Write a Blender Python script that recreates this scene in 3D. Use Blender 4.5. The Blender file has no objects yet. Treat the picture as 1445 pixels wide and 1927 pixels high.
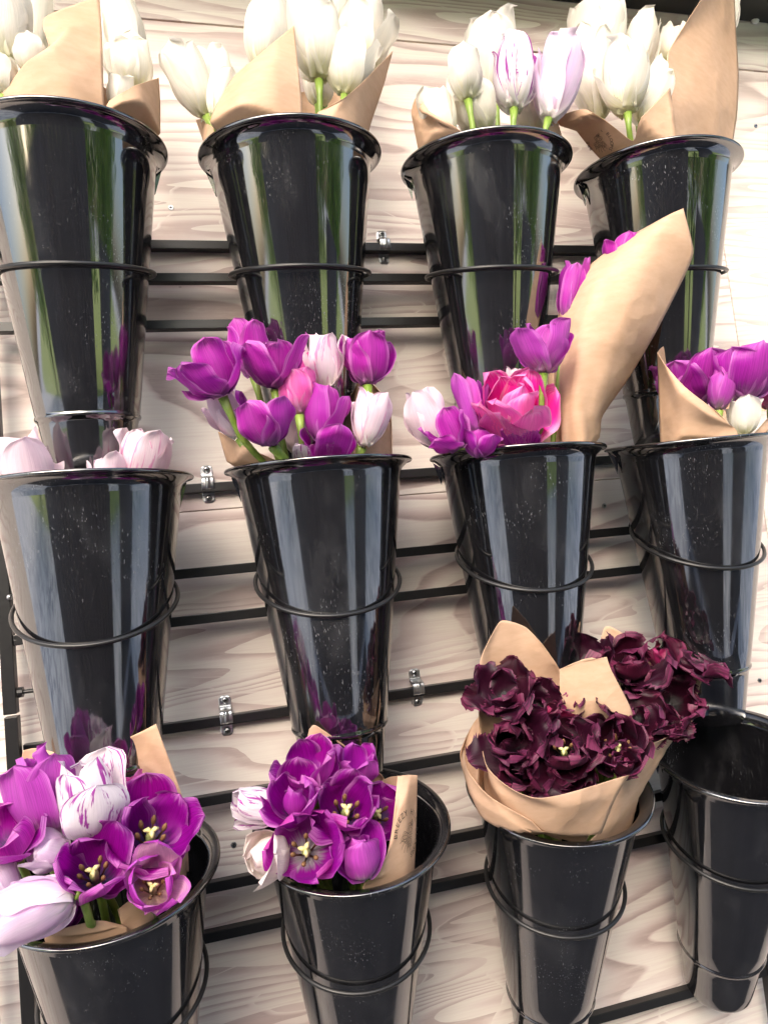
import bpy, bmesh, math, random
import numpy as np
from mathutils import Matrix, Vector

# ------------------------------------------------------------------ camera, sky, sun, exposure
scene = bpy.context.scene
C = scene.collection
cam_data = bpy.data.cameras.new("camera")
cam = bpy.data.objects.new("camera", cam_data)
C.objects.link(cam)
cam_data.sensor_fit = 'VERTICAL'
cam_data.sensor_height = 24.0
cam_data.lens = 16.8195
cam_data.clip_start = 0.01
cam_data.clip_end = 500
cam.matrix_world = Matrix([[0.965884, 0.079742, -0.246393, 0.095354], [-0.237062, -0.110773, -0.965158, -0.828336], [-0.104257, 0.990641, -0.08809, 0.0], [0.0, 0.0, 0.0, 1.0]])
scene.camera = cam

SUN_EL, SUN_AZ = math.radians(33), math.radians(207)     # azimuth from +Y (behind the wall) towards +X
world = bpy.data.worlds.new("World")
scene.world = world
world.use_nodes = True
wn = world.node_tree
bg = wn.nodes["Background"]
sky = wn.nodes.new("ShaderNodeTexSky")
sky.sky_type = 'NISHITA'
sky.sun_disc = False
sky.sun_elevation = SUN_EL
sky.sun_rotation = SUN_AZ
sky.air_density = 1.0
sky.dust_density = 4.0
sky.ozone_density = 0.6
wn.links.new(sky.outputs[0], bg.inputs[0])
bg.inputs[1].default_value = 0.15
sun_data = bpy.data.lights.new("sun", 'SUN')
sun_data.energy = 0.8
sun_data.angle = math.radians(50)
sun_data.color = (1.0, 0.965, 0.93)
sun = bpy.data.objects.new("sun", sun_data)
C.objects.link(sun)
sd = Vector((math.sin(SUN_AZ) * math.cos(SUN_EL), math.cos(SUN_AZ) * math.cos(SUN_EL), math.sin(SUN_EL)))
sun.rotation_euler = (-sd).to_track_quat('-Z', 'Y').to_euler()
scene.view_settings.view_transform = 'Standard'
scene.view_settings.look = 'None'
scene.view_settings.exposure = 1.72
scene.cycles.max_bounces = 8
scene.cycles.transparent_max_bounces = 8
scene.cycles.use_denoising = True

rng = np.random.default_rng(7)
random.seed(7)

# ------------------------------------------------------------------ helpers
def link(o, parent=None):
    C.objects.link(o)
    if parent is not None:
        o.parent = parent
        o.matrix_parent_inverse = Matrix.Translation(-Vector(parent.location))
    return o

def mesh_obj(name, verts, faces, mat, parent=None, smooth=True, uv=None):
    me = bpy.data.meshes.new(name)
    me.from_pydata([tuple(map(float, v)) for v in verts], [], faces)
    if uv is not None:
        lay = me.uv_layers.new(name="UVMap")
        idx = np.zeros(len(me.loops), dtype=np.int32)
        me.loops.foreach_get("vertex_index", idx)
        lay.data.foreach_set("uv", np.asarray(uv, dtype=np.float32)[idx].ravel())
    me.materials.append(mat)
    if smooth:
        me.polygons.foreach_set("use_smooth", [True] * len(me.polygons))
    me.update()
    return link(bpy.data.objects.new(name, me), parent)

def bm_obj(name, bm, mat, parent=None, smooth=False):
    me = bpy.data.meshes.new(name)
    bm.normal_update()
    bm.to_mesh(me)
    bm.free()
    me.materials.append(mat)
    if smooth:
        me.polygons.foreach_set("use_smooth", [True] * len(me.polygons))
    return link(bpy.data.objects.new(name, me), parent)

def empty(name, loc, label, cat, group=None, kind=None):
    o = bpy.data.objects.new(name, None)
    o.empty_display_size = 0.02
    o.location = loc
    link(o)
    o['label'] = label
    o['category'] = cat
    if group:
        o['group'] = group
    if kind:
        o['kind'] = kind
    return o

def box(bm, lo, hi, bevel=0.0):
    lo, hi = Vector(lo), Vector(hi)
    r = bmesh.ops.create_cube(bm, size=1.0, matrix=Matrix.Translation((lo + hi) / 2) @ Matrix.Diagonal((*(hi - lo), 1.0)))
    if bevel > 0:
        vs = set(r['verts'])
        es = [e for e in bm.edges if e.verts[0] in vs and e.verts[1] in vs]
        bmesh.ops.bevel(bm, geom=es, offset=bevel, segments=2, affect='EDGES', profile=0.6)

def tube_pts(path, rad, n=10, closed=False):
    """verts and faces of a tube along a path; rad is a number or one per point"""
    P = np.asarray(path, float)
    m = len(P)
    R = np.full(m, rad) if np.isscalar(rad) else np.asarray(rad, float)
    T = np.roll(P, -1, 0) - np.roll(P, 1, 0)
    if not closed:
        T[0] = P[1] - P[0]
        T[-1] = P[-1] - P[-2]
    T /= np.linalg.norm(T, axis=1)[:, None] + 1e-12
    u = np.cross(T[0], [0.3, 0.2, 1.0])
    u /= np.linalg.norm(u)
    V = []
    for i in range(m):
        u = u - T[i] * np.dot(u, T[i])
        u /= np.linalg.norm(u)
        w = np.cross(T[i], u)
        a = np.linspace(0, 2 * np.pi, n, endpoint=False)
        V.append(P[i] + R[i] * (np.cos(a)[:, None] * u + np.sin(a)[:, None] * w))
    F = []
    for i in range(m if closed else m - 1):
        for k in range(n):
            j = (i + 1) % m
            F.append((i * n + k, i * n + (k + 1) % n, j * n + (k + 1) % n, j * n + k))
    V = np.concatenate(V)
    if not closed:
        F.append(tuple(range(n))[::-1])
        F.append(tuple((m - 1) * n + k for k in range(n)))
    return V, F

def catmull(P, n, ten=1.0):
    """n points on a Catmull-Rom curve through rows of P (k, dim)"""
    P = np.asarray(P, float)
    k = len(P)
    Q = np.concatenate([[2 * P[0] - P[1]], P, [2 * P[-1] - P[-2]]])
    t = np.linspace(0, k - 1 - 1e-9, n)
    i = t.astype(int)
    f = (t - i).reshape((-1,) + (1,) * (P.ndim - 1))
    a, b, c, d = Q[i], Q[i + 1], Q[i + 2], Q[i + 3]
    m0, m1 = 0.5 * ten * (c - a), 0.5 * ten * (d - b)
    return (2 * f ** 3 - 3 * f ** 2 + 1) * b + (f ** 3 - 2 * f ** 2 + f) * m0 + (3 * f ** 2 - 2 * f ** 3) * c + (f ** 3 - f ** 2) * m1

# ------------------------------------------------------------------ materials
class NT:
    def __init__(s, name):
        s.m = bpy.data.materials.new(name)
        s.m.use_nodes = True
        s.t = s.m.node_tree
        s.bsdf = s.t.nodes["Principled BSDF"]
        s.out = s.t.nodes["Material Output"]
    def n(s, typ, **kw):
        nd = s.t.nodes.new("ShaderNode" + typ)
        for k, v in kw.items():
            if k.startswith("i_"):
                key = k[2:]
                key = int(key) if key.isdigit() else key
                s.set(nd.inputs[key], v)
            else:
                setattr(nd, k, v)
        return nd
    def set(s, inp, v):
        if isinstance(v, bpy.types.NodeSocket):
            s.t.links.new(v, inp)
        else:
            if isinstance(v, tuple) and len(v) == 3 and inp.type == 'RGBA':
                v = (*v, 1.0)
            inp.default_value = v
    def b(s, key, v):
        s.set(s.bsdf.inputs[key], v)
    def math(s, op, a, b=0.0, c=None, clamp=False):
        nd = s.n("Math", operation=op, use_clamp=clamp)
        s.set(nd.inputs[0], a)
        s.set(nd.inputs[1], b)
        if c is not None:
            s.set(nd.inputs[2], c)
        return nd.outputs[0]
    def mix(s, f, a, b, mode='MIX'):
        nd = s.n("Mix", data_type='RGBA', blend_type=mode)
        s.set(nd.inputs[0], f)
        s.set(nd.inputs[6], a)
        s.set(nd.inputs[7], b)
        return nd.outputs[2]
    def mapr(s, v, a, b, c=0.0, d=1.0, smooth=False):
        nd = s.n("MapRange", interpolation_type='SMOOTHSTEP' if smooth else 'LINEAR')
        for i, x in enumerate((v, a, b, c, d)):
            s.set(nd.inputs[i], x)
        return nd.outputs[0]
    def noise(s, vec, scale, detail=2.0, rough=0.5, dist=0.0, out=0):
        nd = s.n("TexNoise", i_Scale=scale, i_Detail=detail, i_Roughness=rough, i_Distortion=dist)
        s.set(nd.inputs["Vector"], vec)
        return nd.outputs[out]
    def scale(s, vec, sc, loc=(0, 0, 0), rot=(0, 0, 0)):
        nd = s.n("Mapping")
        s.set(nd.inputs[0], vec)
        s.set(nd.inputs["Scale"], sc)
        s.set(nd.inputs["Location"], loc)
        s.set(nd.inputs["Rotation"], rot)
        return nd.outputs[0]
    def ramp(s, f, stops, interp='LINEAR'):
        nd = s.n("ValToRGB")
        cr = nd.color_ramp
        cr.interpolation = interp
        while len(cr.elements) < len(stops):
            cr.elements.new(0.5)
        for e, (p, c) in zip(cr.elements, stops):
            e.position = p
            e.color = (*c, 1.0)
        s.set(nd.inputs[0], f)
        return nd.outputs[0]
    def bump(s, h, strength=0.3, dist=0.001):
        nd = s.n("Bump", i_Strength=strength, i_Distance=dist)
        s.set(nd.inputs["Height"], h)
        return nd.outputs[0]

def simple(name, col, rough=0.5, metal=0.0, noise=0.15, nscale=60):
    m = NT(name)
    co = m.n("TexCoord").outputs["Object"]
    f = m.noise(co, nscale, 4.0, 0.6)
    m.b("Base Color", m.mix(m.mapr(f, 0.3, 0.7), tuple(x * (1 - noise) for x in col), tuple(min(1, x * (1 + noise)) for x in col)))
    m.b("Roughness", m.mapr(f, 0.2, 0.8, rough * 0.85, min(1, rough * 1.15)))
    m.b("Metallic", metal)
    return m

def mat_plywood(name, lit_mix=0.0):
    m = NT(name)
    co = m.n("TexCoord").outputs["Object"]
    rnd = m.n("ObjectInfo").outputs["Random"]
    off = m.n("CombineXYZ", i_X=m.math('MULTIPLY', rnd, 37.0), i_Y=m.math('MULTIPLY', rnd, 11.0), i_Z=m.math('MULTIPLY', rnd, 23.0)).outputs[0]
    p0 = m.n("VectorMath", operation='ADD', i_0=co, i_1=off).outputs[0]
    wob = m.noise(m.scale(p0, (5.0, 1.0, 22.0)), 1.0, 3.0, 0.55, out=1)
    warp = m.n("VectorMath", operation='MULTIPLY_ADD', i_0=wob, i_1=(0.05, 0.0, 0.016), i_2=p0).outputs[0]
    big = m.noise(m.scale(warp, (1.7, 1.0, 8.0)), 1.0, 1.5, 0.42)
    rings = m.math('FRACT', m.math('MULTIPLY', big, 17.0))
    fine = m.math('FRACT', m.math('MULTIPLY', m.noise(m.scale(warp, (1.2, 1.0, 15.0), (3, 1, 7)), 1.0, 1.2, 0.4), 20.0))
    patch = m.mapr(m.noise(m.scale(p0, (1.6, 1, 3.0), (9, 2, 4)), 1.0, 2.0, 0.5), 0.42, 0.6, smooth=True)
    late = m.mix(patch, m.mapr(rings, 0.30, 0.93, 0, 1, True), m.mapr(fine, 0.35, 0.92, 0, 0.9, True))
    edge = m.mapr(rings, 0.93, 1.0, 1.0, 0.0)
    late = m.math('MULTIPLY', late, edge)
    fib = m.noise(m.scale(p0, (9.0, 1.0, 420.0)), 1.0, 3.0, 0.7)
    fib2 = m.noise(m.scale(p0, (28.0, 1.0, 160.0), (2, 5, 1)), 1.0, 3.0, 0.7)
    stain = m.noise(m.scale(p0, (2.0, 1.0, 3.0), (5, 5, 5)), 1.0, 3.0, 0.55)
    c = m.ramp(m.math('MULTIPLY', late, m.mapr(stain, 0.3, 0.65, 0.75, 1.0)),
               [(0.0, (0.80, 0.735, 0.675)), (0.3, (0.74, 0.645, 0.61)), (0.7, (0.58, 0.455, 0.435)), (1.0, (0.36, 0.255, 0.24))])
    c = m.mix(m.mapr(fib, 0.42, 0.72, 0.0, 0.45), c, (0.62, 0.505, 0.48))
    c = m.mix(m.mapr(fib2, 0.5, 0.8, 0.0, 0.4), c, (0.80, 0.75, 0.69))
    c = m.mix(m.mapr(stain, 0.38, 0.75, 0.0, 0.35), c, (0.78, 0.72, 0.65))
    # knots / pin holes
    vor = m.n("TexVoronoi", feature='F1', i_Scale=6.0, i_Randomness=1.0, i_Vector=m.scale(p0, (1.0, 1.0, 1.5)))
    c = m.mix(m.mapr(vor.outputs["Distance"], 0.006, 0.018, 0.8, 0.0), c, (0.16, 0.10, 0.07))
    if lit_mix:
        c = m.mix(lit_mix, c, (0.86, 0.83, 0.775))
    m.b("Base Color", c)
    m.b("Roughness", 0.55)
    m.b("Specular IOR Level", 0.3)
    h = m.math('ADD', m.math('MULTIPLY', fib, 0.5), m.math('MULTIPLY', late, -0.25))
    m.set(m.bsdf.inputs["Normal"], m.bump(h, 0.25, 0.0012))
    return m.m

def mat_plastic():
    m = NT("black_plastic")
    co = m.n("TexCoord").outputs["Object"]
    rnd = m.n("ObjectInfo").outputs["Random"]
    off = m.n("CombineXYZ", i_X=m.math('MULTIPLY', rnd, 19.0), i_Y=m.math('MULTIPLY', rnd, 7.0), i_Z=m.math('MULTIPLY', rnd, 3.0)).outputs[0]
    p = m.n("VectorMath", operation='ADD', i_0=co, i_1=off).outputs[0]
    haze = m.noise(m.scale(p, (22, 22, 7)), 1.0, 4.0, 0.65)
    hz = m.mapr(haze, 0.5, 0.78, 0.0, 1.0, True)
    sc = m.noise(m.scale(p, (900, 900, 12), (0, 0, 0), (0.5, 0.35, 0.3)), 1.0, 2.0, 0.6)
    sc2 = m.noise(m.scale(p, (700, 700, 9), (4, 3, 1), (-0.35, -0.4, 0.8)), 1.0, 2.0, 0.6)
    scr = m.math('MULTIPLY', m.math('MAXIMUM', m.mapr(sc, 0.64, 0.72), m.mapr(sc2, 0.65, 0.73)), m.mapr(m.noise(p, 14.0, 2.0), 0.46, 0.64))
    vor = m.n("TexVoronoi", feature='F1', i_Scale=520.0, i_Randomness=1.0)
    m.set(vor.inputs["Vector"], p)
    keep = m.math('GREATER_THAN', m.n("SeparateColor", i_0=vor.outputs["Color"]).outputs[0], 0.88)
    dust = m.math('MULTIPLY', m.mapr(vor.outputs["Distance"], 0.08, 0.2, 1.0, 0.0), keep)
    dust = m.math('MULTIPLY', dust, m.mapr(m.noise(p, 20.0, 2.0), 0.42, 0.6))
    c = m.mix(m.math('MULTIPLY', hz, 0.55), (0.007, 0.007, 0.0085), (0.050, 0.051, 0.056))
    c = m.mix(m.math('MULTIPLY', scr, 0.5), c, (0.22, 0.23, 0.25))
    c = m.mix(m.math('MULTIPLY', dust, 0.13), c, (0.35, 0.35, 0.35))
    m.b("Base Color", c)
    r = m.math('ADD', m.mapr(haze, 0.35, 0.80, 0.03, 0.17), m.math('MULTIPLY', scr, 0.3))
    m.b("Roughness", m.math('ADD', r, m.math('MULTIPLY', dust, 0.25)))
    m.b("IOR", 2.4)
    wav = m.noise(m.scale(p, (30, 30, 6)), 1.0, 2.0, 0.5)
    m.set(m.bsdf.inputs["Normal"], m.bump(wav, 0.06, 0.002))
    return m.m

def mat_kraft(name="kraft_paper"):
    m = NT(name)
    co = m.n("TexCoord").outputs["Object"]
    f = m.noise(co, 900.0, 3.0, 0.7)
    g = m.noise(m.scale(co, (60, 60, 160)), 1.0, 4.0, 0.6)
    l = m.noise(co, 14.0, 3.0, 0.5)
    c = m.mix(m.mapr(g, 0.3, 0.7), (0.62, 0.405, 0.27), (0.70, 0.48, 0.335))
    c = m.mix(m.mapr(l, 0.35, 0.7, 0.0, 0.3), c, (0.52, 0.32, 0.18))
    c = m.mix(m.mapr(f, 0.62, 0.75, 0.0, 0.4), c, (0.40, 0.24, 0.13))
    m.b("Base Color", c)
    m.b("Roughness", 0.62)
    m.b("Specular IOR Level", 0.35)
    wv = m.noise(co, 16.0, 2.0, 0.5, out=1)
    wc = m.n("VectorMath", operation='MULTIPLY_ADD', i_0=wv, i_1=(0.03, 0.03, 0.03), i_2=co).outputs[0]
    v1 = m.n("TexVoronoi", feature='F1', i_Scale=19.0, i_Vector=wc).outputs["Distance"]
    v2 = m.n("TexVoronoi", feature='F1', i_Scale=47.0, i_Vector=wc).outputs["Distance"]
    crm = m.mapr(m.noise(co, 9.0, 2.0), 0.42, 0.62, 0.15, 1.0, True)
    h = m.math('MULTIPLY', m.math('ADD', v1, m.math('MULTIPLY', v2, 0.35)), crm)
    nrm = m.bump(m.math('ADD', h, m.math('MULTIPLY', g, 0.02)), 0.22, 0.02)
    m.set(m.bsdf.inputs["Normal"], nrm)
    tr = m.n("BsdfTranslucent")
    m.set(tr.inputs[0], m.mix(1.0, c, (1.0, 0.85, 0.65), 'MULTIPLY'))
    mx = m.n("MixShader", i_0=0.16)
    m.t.links.new(m.bsdf.outputs[0], mx.inputs[1])
    m.t.links.new(tr.outputs[0], mx.inputs[2])
    m.t.links.new(mx.outputs[0], m.out.inputs[0])
    return m.m

def mat_petal(name, inner_base, inner, outer_base, outer, edge, streak=None, streak_amt=0.0, streak_w=0.5, edge_amt=0.5, trans=0.34, rough=0.42, vein=0.3, midrib=None, midamt=0.0, sheen=None, elo=0.70):
    """UV: u along the petal from its foot, v across; colours differ on the inner and the outer face of the petal"""
    m = NT(name)
    uv = m.n("SeparateXYZ", i_0=m.n("TexCoord").outputs["UV"])
    u, v = uv.outputs[0], uv.outputs[1]
    rnd = m.n("ObjectInfo").outputs["Random"]
    av = m.math('ABSOLUTE', m.math('SUBTRACT', m.math('MULTIPLY', v, 2.0), 1.0))
    fan = m.n("CombineXYZ", i_X=m.math('ADD', m.math('MULTIPLY', u, 1.3), m.math('MULTIPLY', rnd, 50.0)), i_Y=m.math('MULTIPLY', v, 24.0), i_Z=rnd).outputs[0]
    fib = m.noise(fan, 1.0, 3.0, 0.6)
    fan2 = m.n("CombineXYZ", i_X=m.math('MULTIPLY', u, 2.0), i_Y=m.math('MULTIPLY', v, 95.0), i_Z=m.math('MULTIPLY', rnd, 9.0)).outputs[0]
    vn = m.noise(fan2, 1.0, 2.0, 0.6)
    blotch = m.noise(m.n("CombineXYZ", i_X=m.math('ADD', m.math('MULTIPLY', u, 2.5), m.math('MULTIPLY', rnd, 31.0)), i_Y=m.math('MULTIPLY', v, 3.0)).outputs[0], 1.0, 3.0, 0.6)
    ub = m.math('ADD', u, m.mapr(fib, 0.3, 0.7, -0.10, 0.10))
    ci = m.mix(m.mapr(ub, 0.10, 0.42, smooth=True), inner_base, inner)
    cu = m.mix(m.mapr(ub, 0.05, 0.45, smooth=True), outer_base, outer)
    if midrib:
        mr = m.math('MULTIPLY', m.mapr(av, 0.0, 0.55, 1.0, 0.0, True), m.mapr(u, 0.05, 0.9, 1.0, 0.35))
        cu = m.mix(m.math('MULTIPLY', mr, midamt), cu, midrib)
    back = m.n("NewGeometry").outputs["Backfacing"]
    c = m.mix(back, cu, ci)
    e = m.math('MULTIPLY', m.mapr(m.math('ADD', av, m.mapr(fib, 0.3, 0.7, -0.12, 0.12)), elo, 1.02, smooth=True), edge_amt)
    e = m.math('MAXIMUM', e, m.math('MULTIPLY', m.mapr(ub, 0.86, 1.04, smooth=True), edge_amt))
    c = m.mix(e, c, edge)
    if streak:
        s1 = m.noise(m.n("CombineXYZ", i_X=m.math('ADD', m.math('MULTIPLY', u, 1.6), m.math('MULTIPLY', rnd, 90.0)), i_Y=m.math('MULTIPLY', v, 9.0)).outputs[0], 1.0, 4.0, 0.6, 0.6)
        sm = m.mapr(s1, streak_w, streak_w + 0.07, 0.0, streak_amt, True)
        c = m.mix(m.math('MULTIPLY', sm, m.mapr(u, 0.05, 0.35, 0.15, 1.0)), c, streak)
    c = m.mix(m.mapr(vn, 0.40, 0.64, 0.0, vein), c, m.mix(1.0, c, (0.50, 0.42, 0.52), 'MULTIPLY'))
    c = m.mix(m.mapr(blotch, 0.35, 0.7, 0.0, 0.35), c, m.mix(1.0, c, (1.35, 1.3, 1.32), 'MULTIPLY'))
    hsv = m.n("HueSaturation", i_Hue=m.mapr(rnd, 0, 1, 0.487, 0.513), i_Value=m.mapr(rnd, 0, 1, 0.88, 1.1))
    m.set(hsv.inputs["Color"], c)
    c = hsv.outputs[0]
    m.b("Base Color", c)
    m.b("Roughness", rough)
    m.b("Specular IOR Level", 0.4)
    if sheen:
        m.b("Sheen Weight", sheen[0])
        m.b("Sheen Tint", (*sheen[1], 1.0))
        m.b("Sheen Roughness", 0.35)
    h = m.math('ADD', m.math('MULTIPLY', vn, 0.5), m.math('MULTIPLY', fib, 0.8))
    m.set(m.bsdf.inputs["Normal"], m.bump(h, 0.4, 0.0014))
    tr = m.n("BsdfTranslucent")
    m.set(tr.inputs[0], c)
    mx = m.n("MixShader", i_0=trans)
    m.t.links.new(m.bsdf.outputs[0], mx.inputs[1])
    m.t.links.new(tr.outputs[0], mx.inputs[2])
    m.t.links.new(mx.outputs[0], m.out.inputs[0])
    return m.m

def mat_green(name, a, b, rough=0.45, trans=0.15, sc=30):
    m = NT(name)
    co = m.n("TexCoord").outputs["Object"]
    f = m.noise(m.scale(co, (sc * 6, sc * 6, sc)), 1.0, 3.0, 0.6)
    c = m.mix(m.mapr(f, 0.3, 0.7), a, b)
    m.b("Base Color", c)
    m.b("Roughness", rough)
    tr = m.n("BsdfTranslucent")
    m.set(tr.inputs[0], c)
    mx = m.n("MixShader", i_0=trans)
    m.t.links.new(m.bsdf.outputs[0], mx.inputs[1])
    m.t.links.new(tr.outputs[0], mx.inputs[2])
    m.t.links.new(mx.outputs[0], m.out.inputs[0])
    return m.m

def mat_leaf():
    m = NT("leaf_green")
    rnd = m.n("NewGeometry").outputs["Random Per Island"]
    c = m.ramp(rnd, [(0, (0.07, 0.17, 0.03)), (0.5, (0.18, 0.36, 0.05)), (1.0, (0.42, 0.55, 0.10))])
    m.b("Base Color", c)
    m.b("Roughness", 0.5)
    tr = m.n("BsdfTranslucent")
    m.set(tr.inputs[0], c)
    mx = m.n("MixShader", i_0=0.4)
    m.t.links.new(m.bsdf.outputs[0], mx.inputs[1])
    m.t.links.new(tr.outputs[0], mx.inputs[2])
    m.t.links.new(mx.outputs[0], m.out.inputs[0])
    return m.m

M = {}
M['ply'] = mat_plywood("plywood_limed")
M['ply_lit'] = mat_plywood("plywood_limed_lit", 0.1)  # same plywood, colour lightened to paint the brighter light at the right
M['plastic'] = mat_plastic()
M['kraft'] = mat_kraft()
M['steel'] = simple("black_powder_coat", (0.012, 0.012, 0.013), 0.36, 0.0, 0.1, 200).m
M['zinc'] = simple("galvanised_zinc", (0.62, 0.64, 0.65), 0.34, 1.0, 0.2, 90).m
M['screw'] = simple("bright_screw_steel", (0.45, 0.46, 0.47), 0.3, 1.0, 0.15, 300).m
M['recess'] = simple("dark_recess", (0.02, 0.02, 0.02), 0.7).m
M['ink'] = simple("brown_black_ink", (0.05, 0.036, 0.026), 0.7).m
M['gapwood'] = simple("raw_ply_edge", (0.40, 0.27, 0.17), 0.8, 0.0, 0.3, 300).m
M['cap'] = simple("white_filler", (0.75, 0.73, 0.7), 0.5).m
M['stem'] = mat_green("stem_green", (0.16, 0.27, 0.035), (0.30, 0.42, 0.09), 0.4, 0.1)
M['blade'] = mat_green("leaf_blade_green", (0.04, 0.11, 0.04), (0.09, 0.19, 0.06), 0.4, 0.2)
M['pistil'] = simple("pistil_yellow", (0.72, 0.66, 0.30), 0.5).m
M['ovary'] = simple("ovary_green", (0.30, 0.34, 0.12), 0.5).m
M['anther'] = simple("anther_brown", (0.20, 0.10, 0.04), 0.7).m
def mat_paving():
    m = NT("paving_painted_dapple")
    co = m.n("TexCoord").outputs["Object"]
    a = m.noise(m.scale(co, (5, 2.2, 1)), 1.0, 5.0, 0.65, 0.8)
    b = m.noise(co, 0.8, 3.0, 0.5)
    c = m.mix(m.mapr(a, 0.44, 0.56), (0.30, 0.33, 0.39), (0.90, 0.91, 0.93))  # dappled sun and tree shade painted into the paving colour
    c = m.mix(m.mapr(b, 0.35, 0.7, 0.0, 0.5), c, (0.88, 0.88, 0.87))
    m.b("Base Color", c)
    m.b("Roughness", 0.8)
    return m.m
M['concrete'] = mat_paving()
M['deckwood'] = simple("dark_deck", (0.05, 0.05, 0.055), 0.6, 0.0, 0.3, 4).m
M['charcoal'] = simple("charcoal_board", (0.085, 0.086, 0.092), 0.6, 0.0, 0.3, 4).m
M['bark'] = simple("bark", (0.12, 0.09, 0.06), 0.9, 0.0, 0.3, 20).m
M['leaf'] = mat_leaf()
M['lawn'] = simple("lawn_green", (0.40, 0.50, 0.16), 0.9, 0.0, 0.4, 6).m

K = {}
K['white'] = mat_petal("petal_white", (0.88, 0.86, 0.66), (0.92, 0.90, 0.83), (0.80, 0.80, 0.56), (0.91, 0.89, 0.81), (0.94, 0.93, 0.89), vein=0.14, trans=0.42, edge_amt=0.4)
K['cream'] = mat_petal("petal_cream", (0.84, 0.72, 0.62), (0.88, 0.80, 0.74), (0.80, 0.74, 0.60), (0.87, 0.79, 0.74), (0.90, 0.83, 0.80), streak=(0.50, 0.05, 0.22), streak_amt=0.55, streak_w=0.66, vein=0.2)
K['flame'] = mat_petal("petal_white_purple_flame", (0.84, 0.78, 0.74), (0.86, 0.80, 0.84), (0.82, 0.80, 0.70), (0.87, 0.82, 0.86), (0.90, 0.86, 0.90), streak=(0.36, 0.015, 0.33), streak_amt=0.95, streak_w=0.535, vein=0.15)
K['pinkwhite'] = mat_petal("petal_pink_white", (0.88, 0.83, 0.77), (0.87, 0.74, 0.79), (0.88, 0.85, 0.77), (0.88, 0.74, 0.81), (0.90, 0.80, 0.84), streak=(0.70, 0.10, 0.42), streak_amt=0.6, streak_w=0.55, vein=0.2)
K['palepink'] = mat_petal("petal_pale_pink", (0.88, 0.82, 0.76), (0.87, 0.70, 0.79), (0.87, 0.83, 0.77), (0.88, 0.74, 0.81), (0.90, 0.80, 0.86), vein=0.2, midrib=(0.80, 0.45, 0.64), midamt=0.4)
K['lilacwhite'] = mat_petal("petal_lilac_white", (0.86, 0.80, 0.78), (0.84, 0.66, 0.84), (0.86, 0.84, 0.78), (0.85, 0.72, 0.86), (0.88, 0.74, 0.88), vein=0.18, midrib=(0.70, 0.30, 0.68), midamt=0.55)
K['purple'] = mat_petal("petal_purple", (0.07, 0.05, 0.14), (0.30, 0.001, 0.28), (0.46, 0.20, 0.44), (0.56, 0.03, 0.50), (0.80, 0.30, 0.74), vein=0.6, edge_amt=0.65, trans=0.40, midrib=(0.60, 0.14, 0.52), midamt=0.4)
K['purplepink'] = mat_petal("petal_purple_pink", (0.50, 0.48, 0.50), (0.33, 0.002, 0.30), (0.80, 0.22, 0.40), (0.72, 0.03, 0.40), (0.68, 0.16, 0.62), vein=0.4, edge_amt=0.6, trans=0.40)
K['purplecream'] = mat_petal("petal_purple_cream", (0.78, 0.56, 0.42), (0.62, 0.30, 0.50), (0.50, 0.10, 0.46), (0.46, 0.03, 0.44), (0.56, 0.10, 0.58), vein=0.35, edge_amt=0.8)
K['lilac'] = mat_petal("petal_lilac_purple", (0.34, 0.10, 0.34), (0.42, 0.010, 0.41), (0.70, 0.52, 0.62), (0.56, 0.07, 0.53), (0.78, 0.28, 0.74), vein=0.6, edge_amt=0.5, midrib=(0.56, 0.15, 0.50), midamt=0.5)
K['hotpink'] = mat_petal("petal_hot_pink", (0.92, 0.42, 0.64), (0.88, 0.025, 0.42), (0.90, 0.58, 0.72), (0.88, 0.14, 0.55), (0.94, 0.50, 0.76), vein=0.3, edge_amt=0.6, midrib=(0.86, 0.38, 0.58), midamt=0.45)
K['dark'] = mat_petal("petal_burgundy", (0.004, 0.0015, 0.004), (0.030, 0.0015, 0.012), (0.030, 0.006, 0.016), (0.058, 0.004, 0.023), (0.26, 0.04, 0.12), vein=0.6, edge_amt=0.6, trans=0.2, rough=0.42, sheen=(0.06, (0.75, 0.5, 0.9)), elo=0.86)
K['darkpink'] = mat_petal("petal_burgundy_pink", (0.012, 0.003, 0.008), (0.08, 0.004, 0.03), (0.45, 0.12, 0.20), (0.34, 0.02, 0.11), (0.50, 0.06, 0.22), vein=0.5, edge_amt=0.6, trans=0.25, rough=0.36, sheen=(0.25, (0.8, 0.55, 0.8)))

# ------------------------------------------------------------------ setting: wall of limed plywood
wall = bpy.data.objects.new("plywood_wall", None)
link(wall)
wall['kind'] = 'structure'
wall['label'] = "limed plywood wall behind the black bucket rack"
def panel(x0, x1, z0, z1, mat, y=0.0):
    bm = bmesh.new()
    box(bm, (x0, y, z0), (x1, y + 0.018, z1), 0.0009)
    return bm_obj("plywood_panel", bm, mat, wall)
G = 0.0012
XS = 0.842
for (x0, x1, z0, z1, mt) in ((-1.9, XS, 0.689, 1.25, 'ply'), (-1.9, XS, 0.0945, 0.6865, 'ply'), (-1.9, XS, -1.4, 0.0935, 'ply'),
                             (XS + 0.0012, 2.6, 0.689, 1.25, 'ply_lit'), (XS + 0.0012, 2.6, -0.536, 0.6865, 'ply_lit'), (XS + 0.0012, 2.6, -1.4, -0.538, 'ply_lit')):
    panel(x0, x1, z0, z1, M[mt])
bm = bmesh.new()
box(bm, (-1.89, 0.004, -1.39), (2.59, 0.05, 1.24))
bm_obj("backing_board", bm, M['gapwood'], wall)
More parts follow.
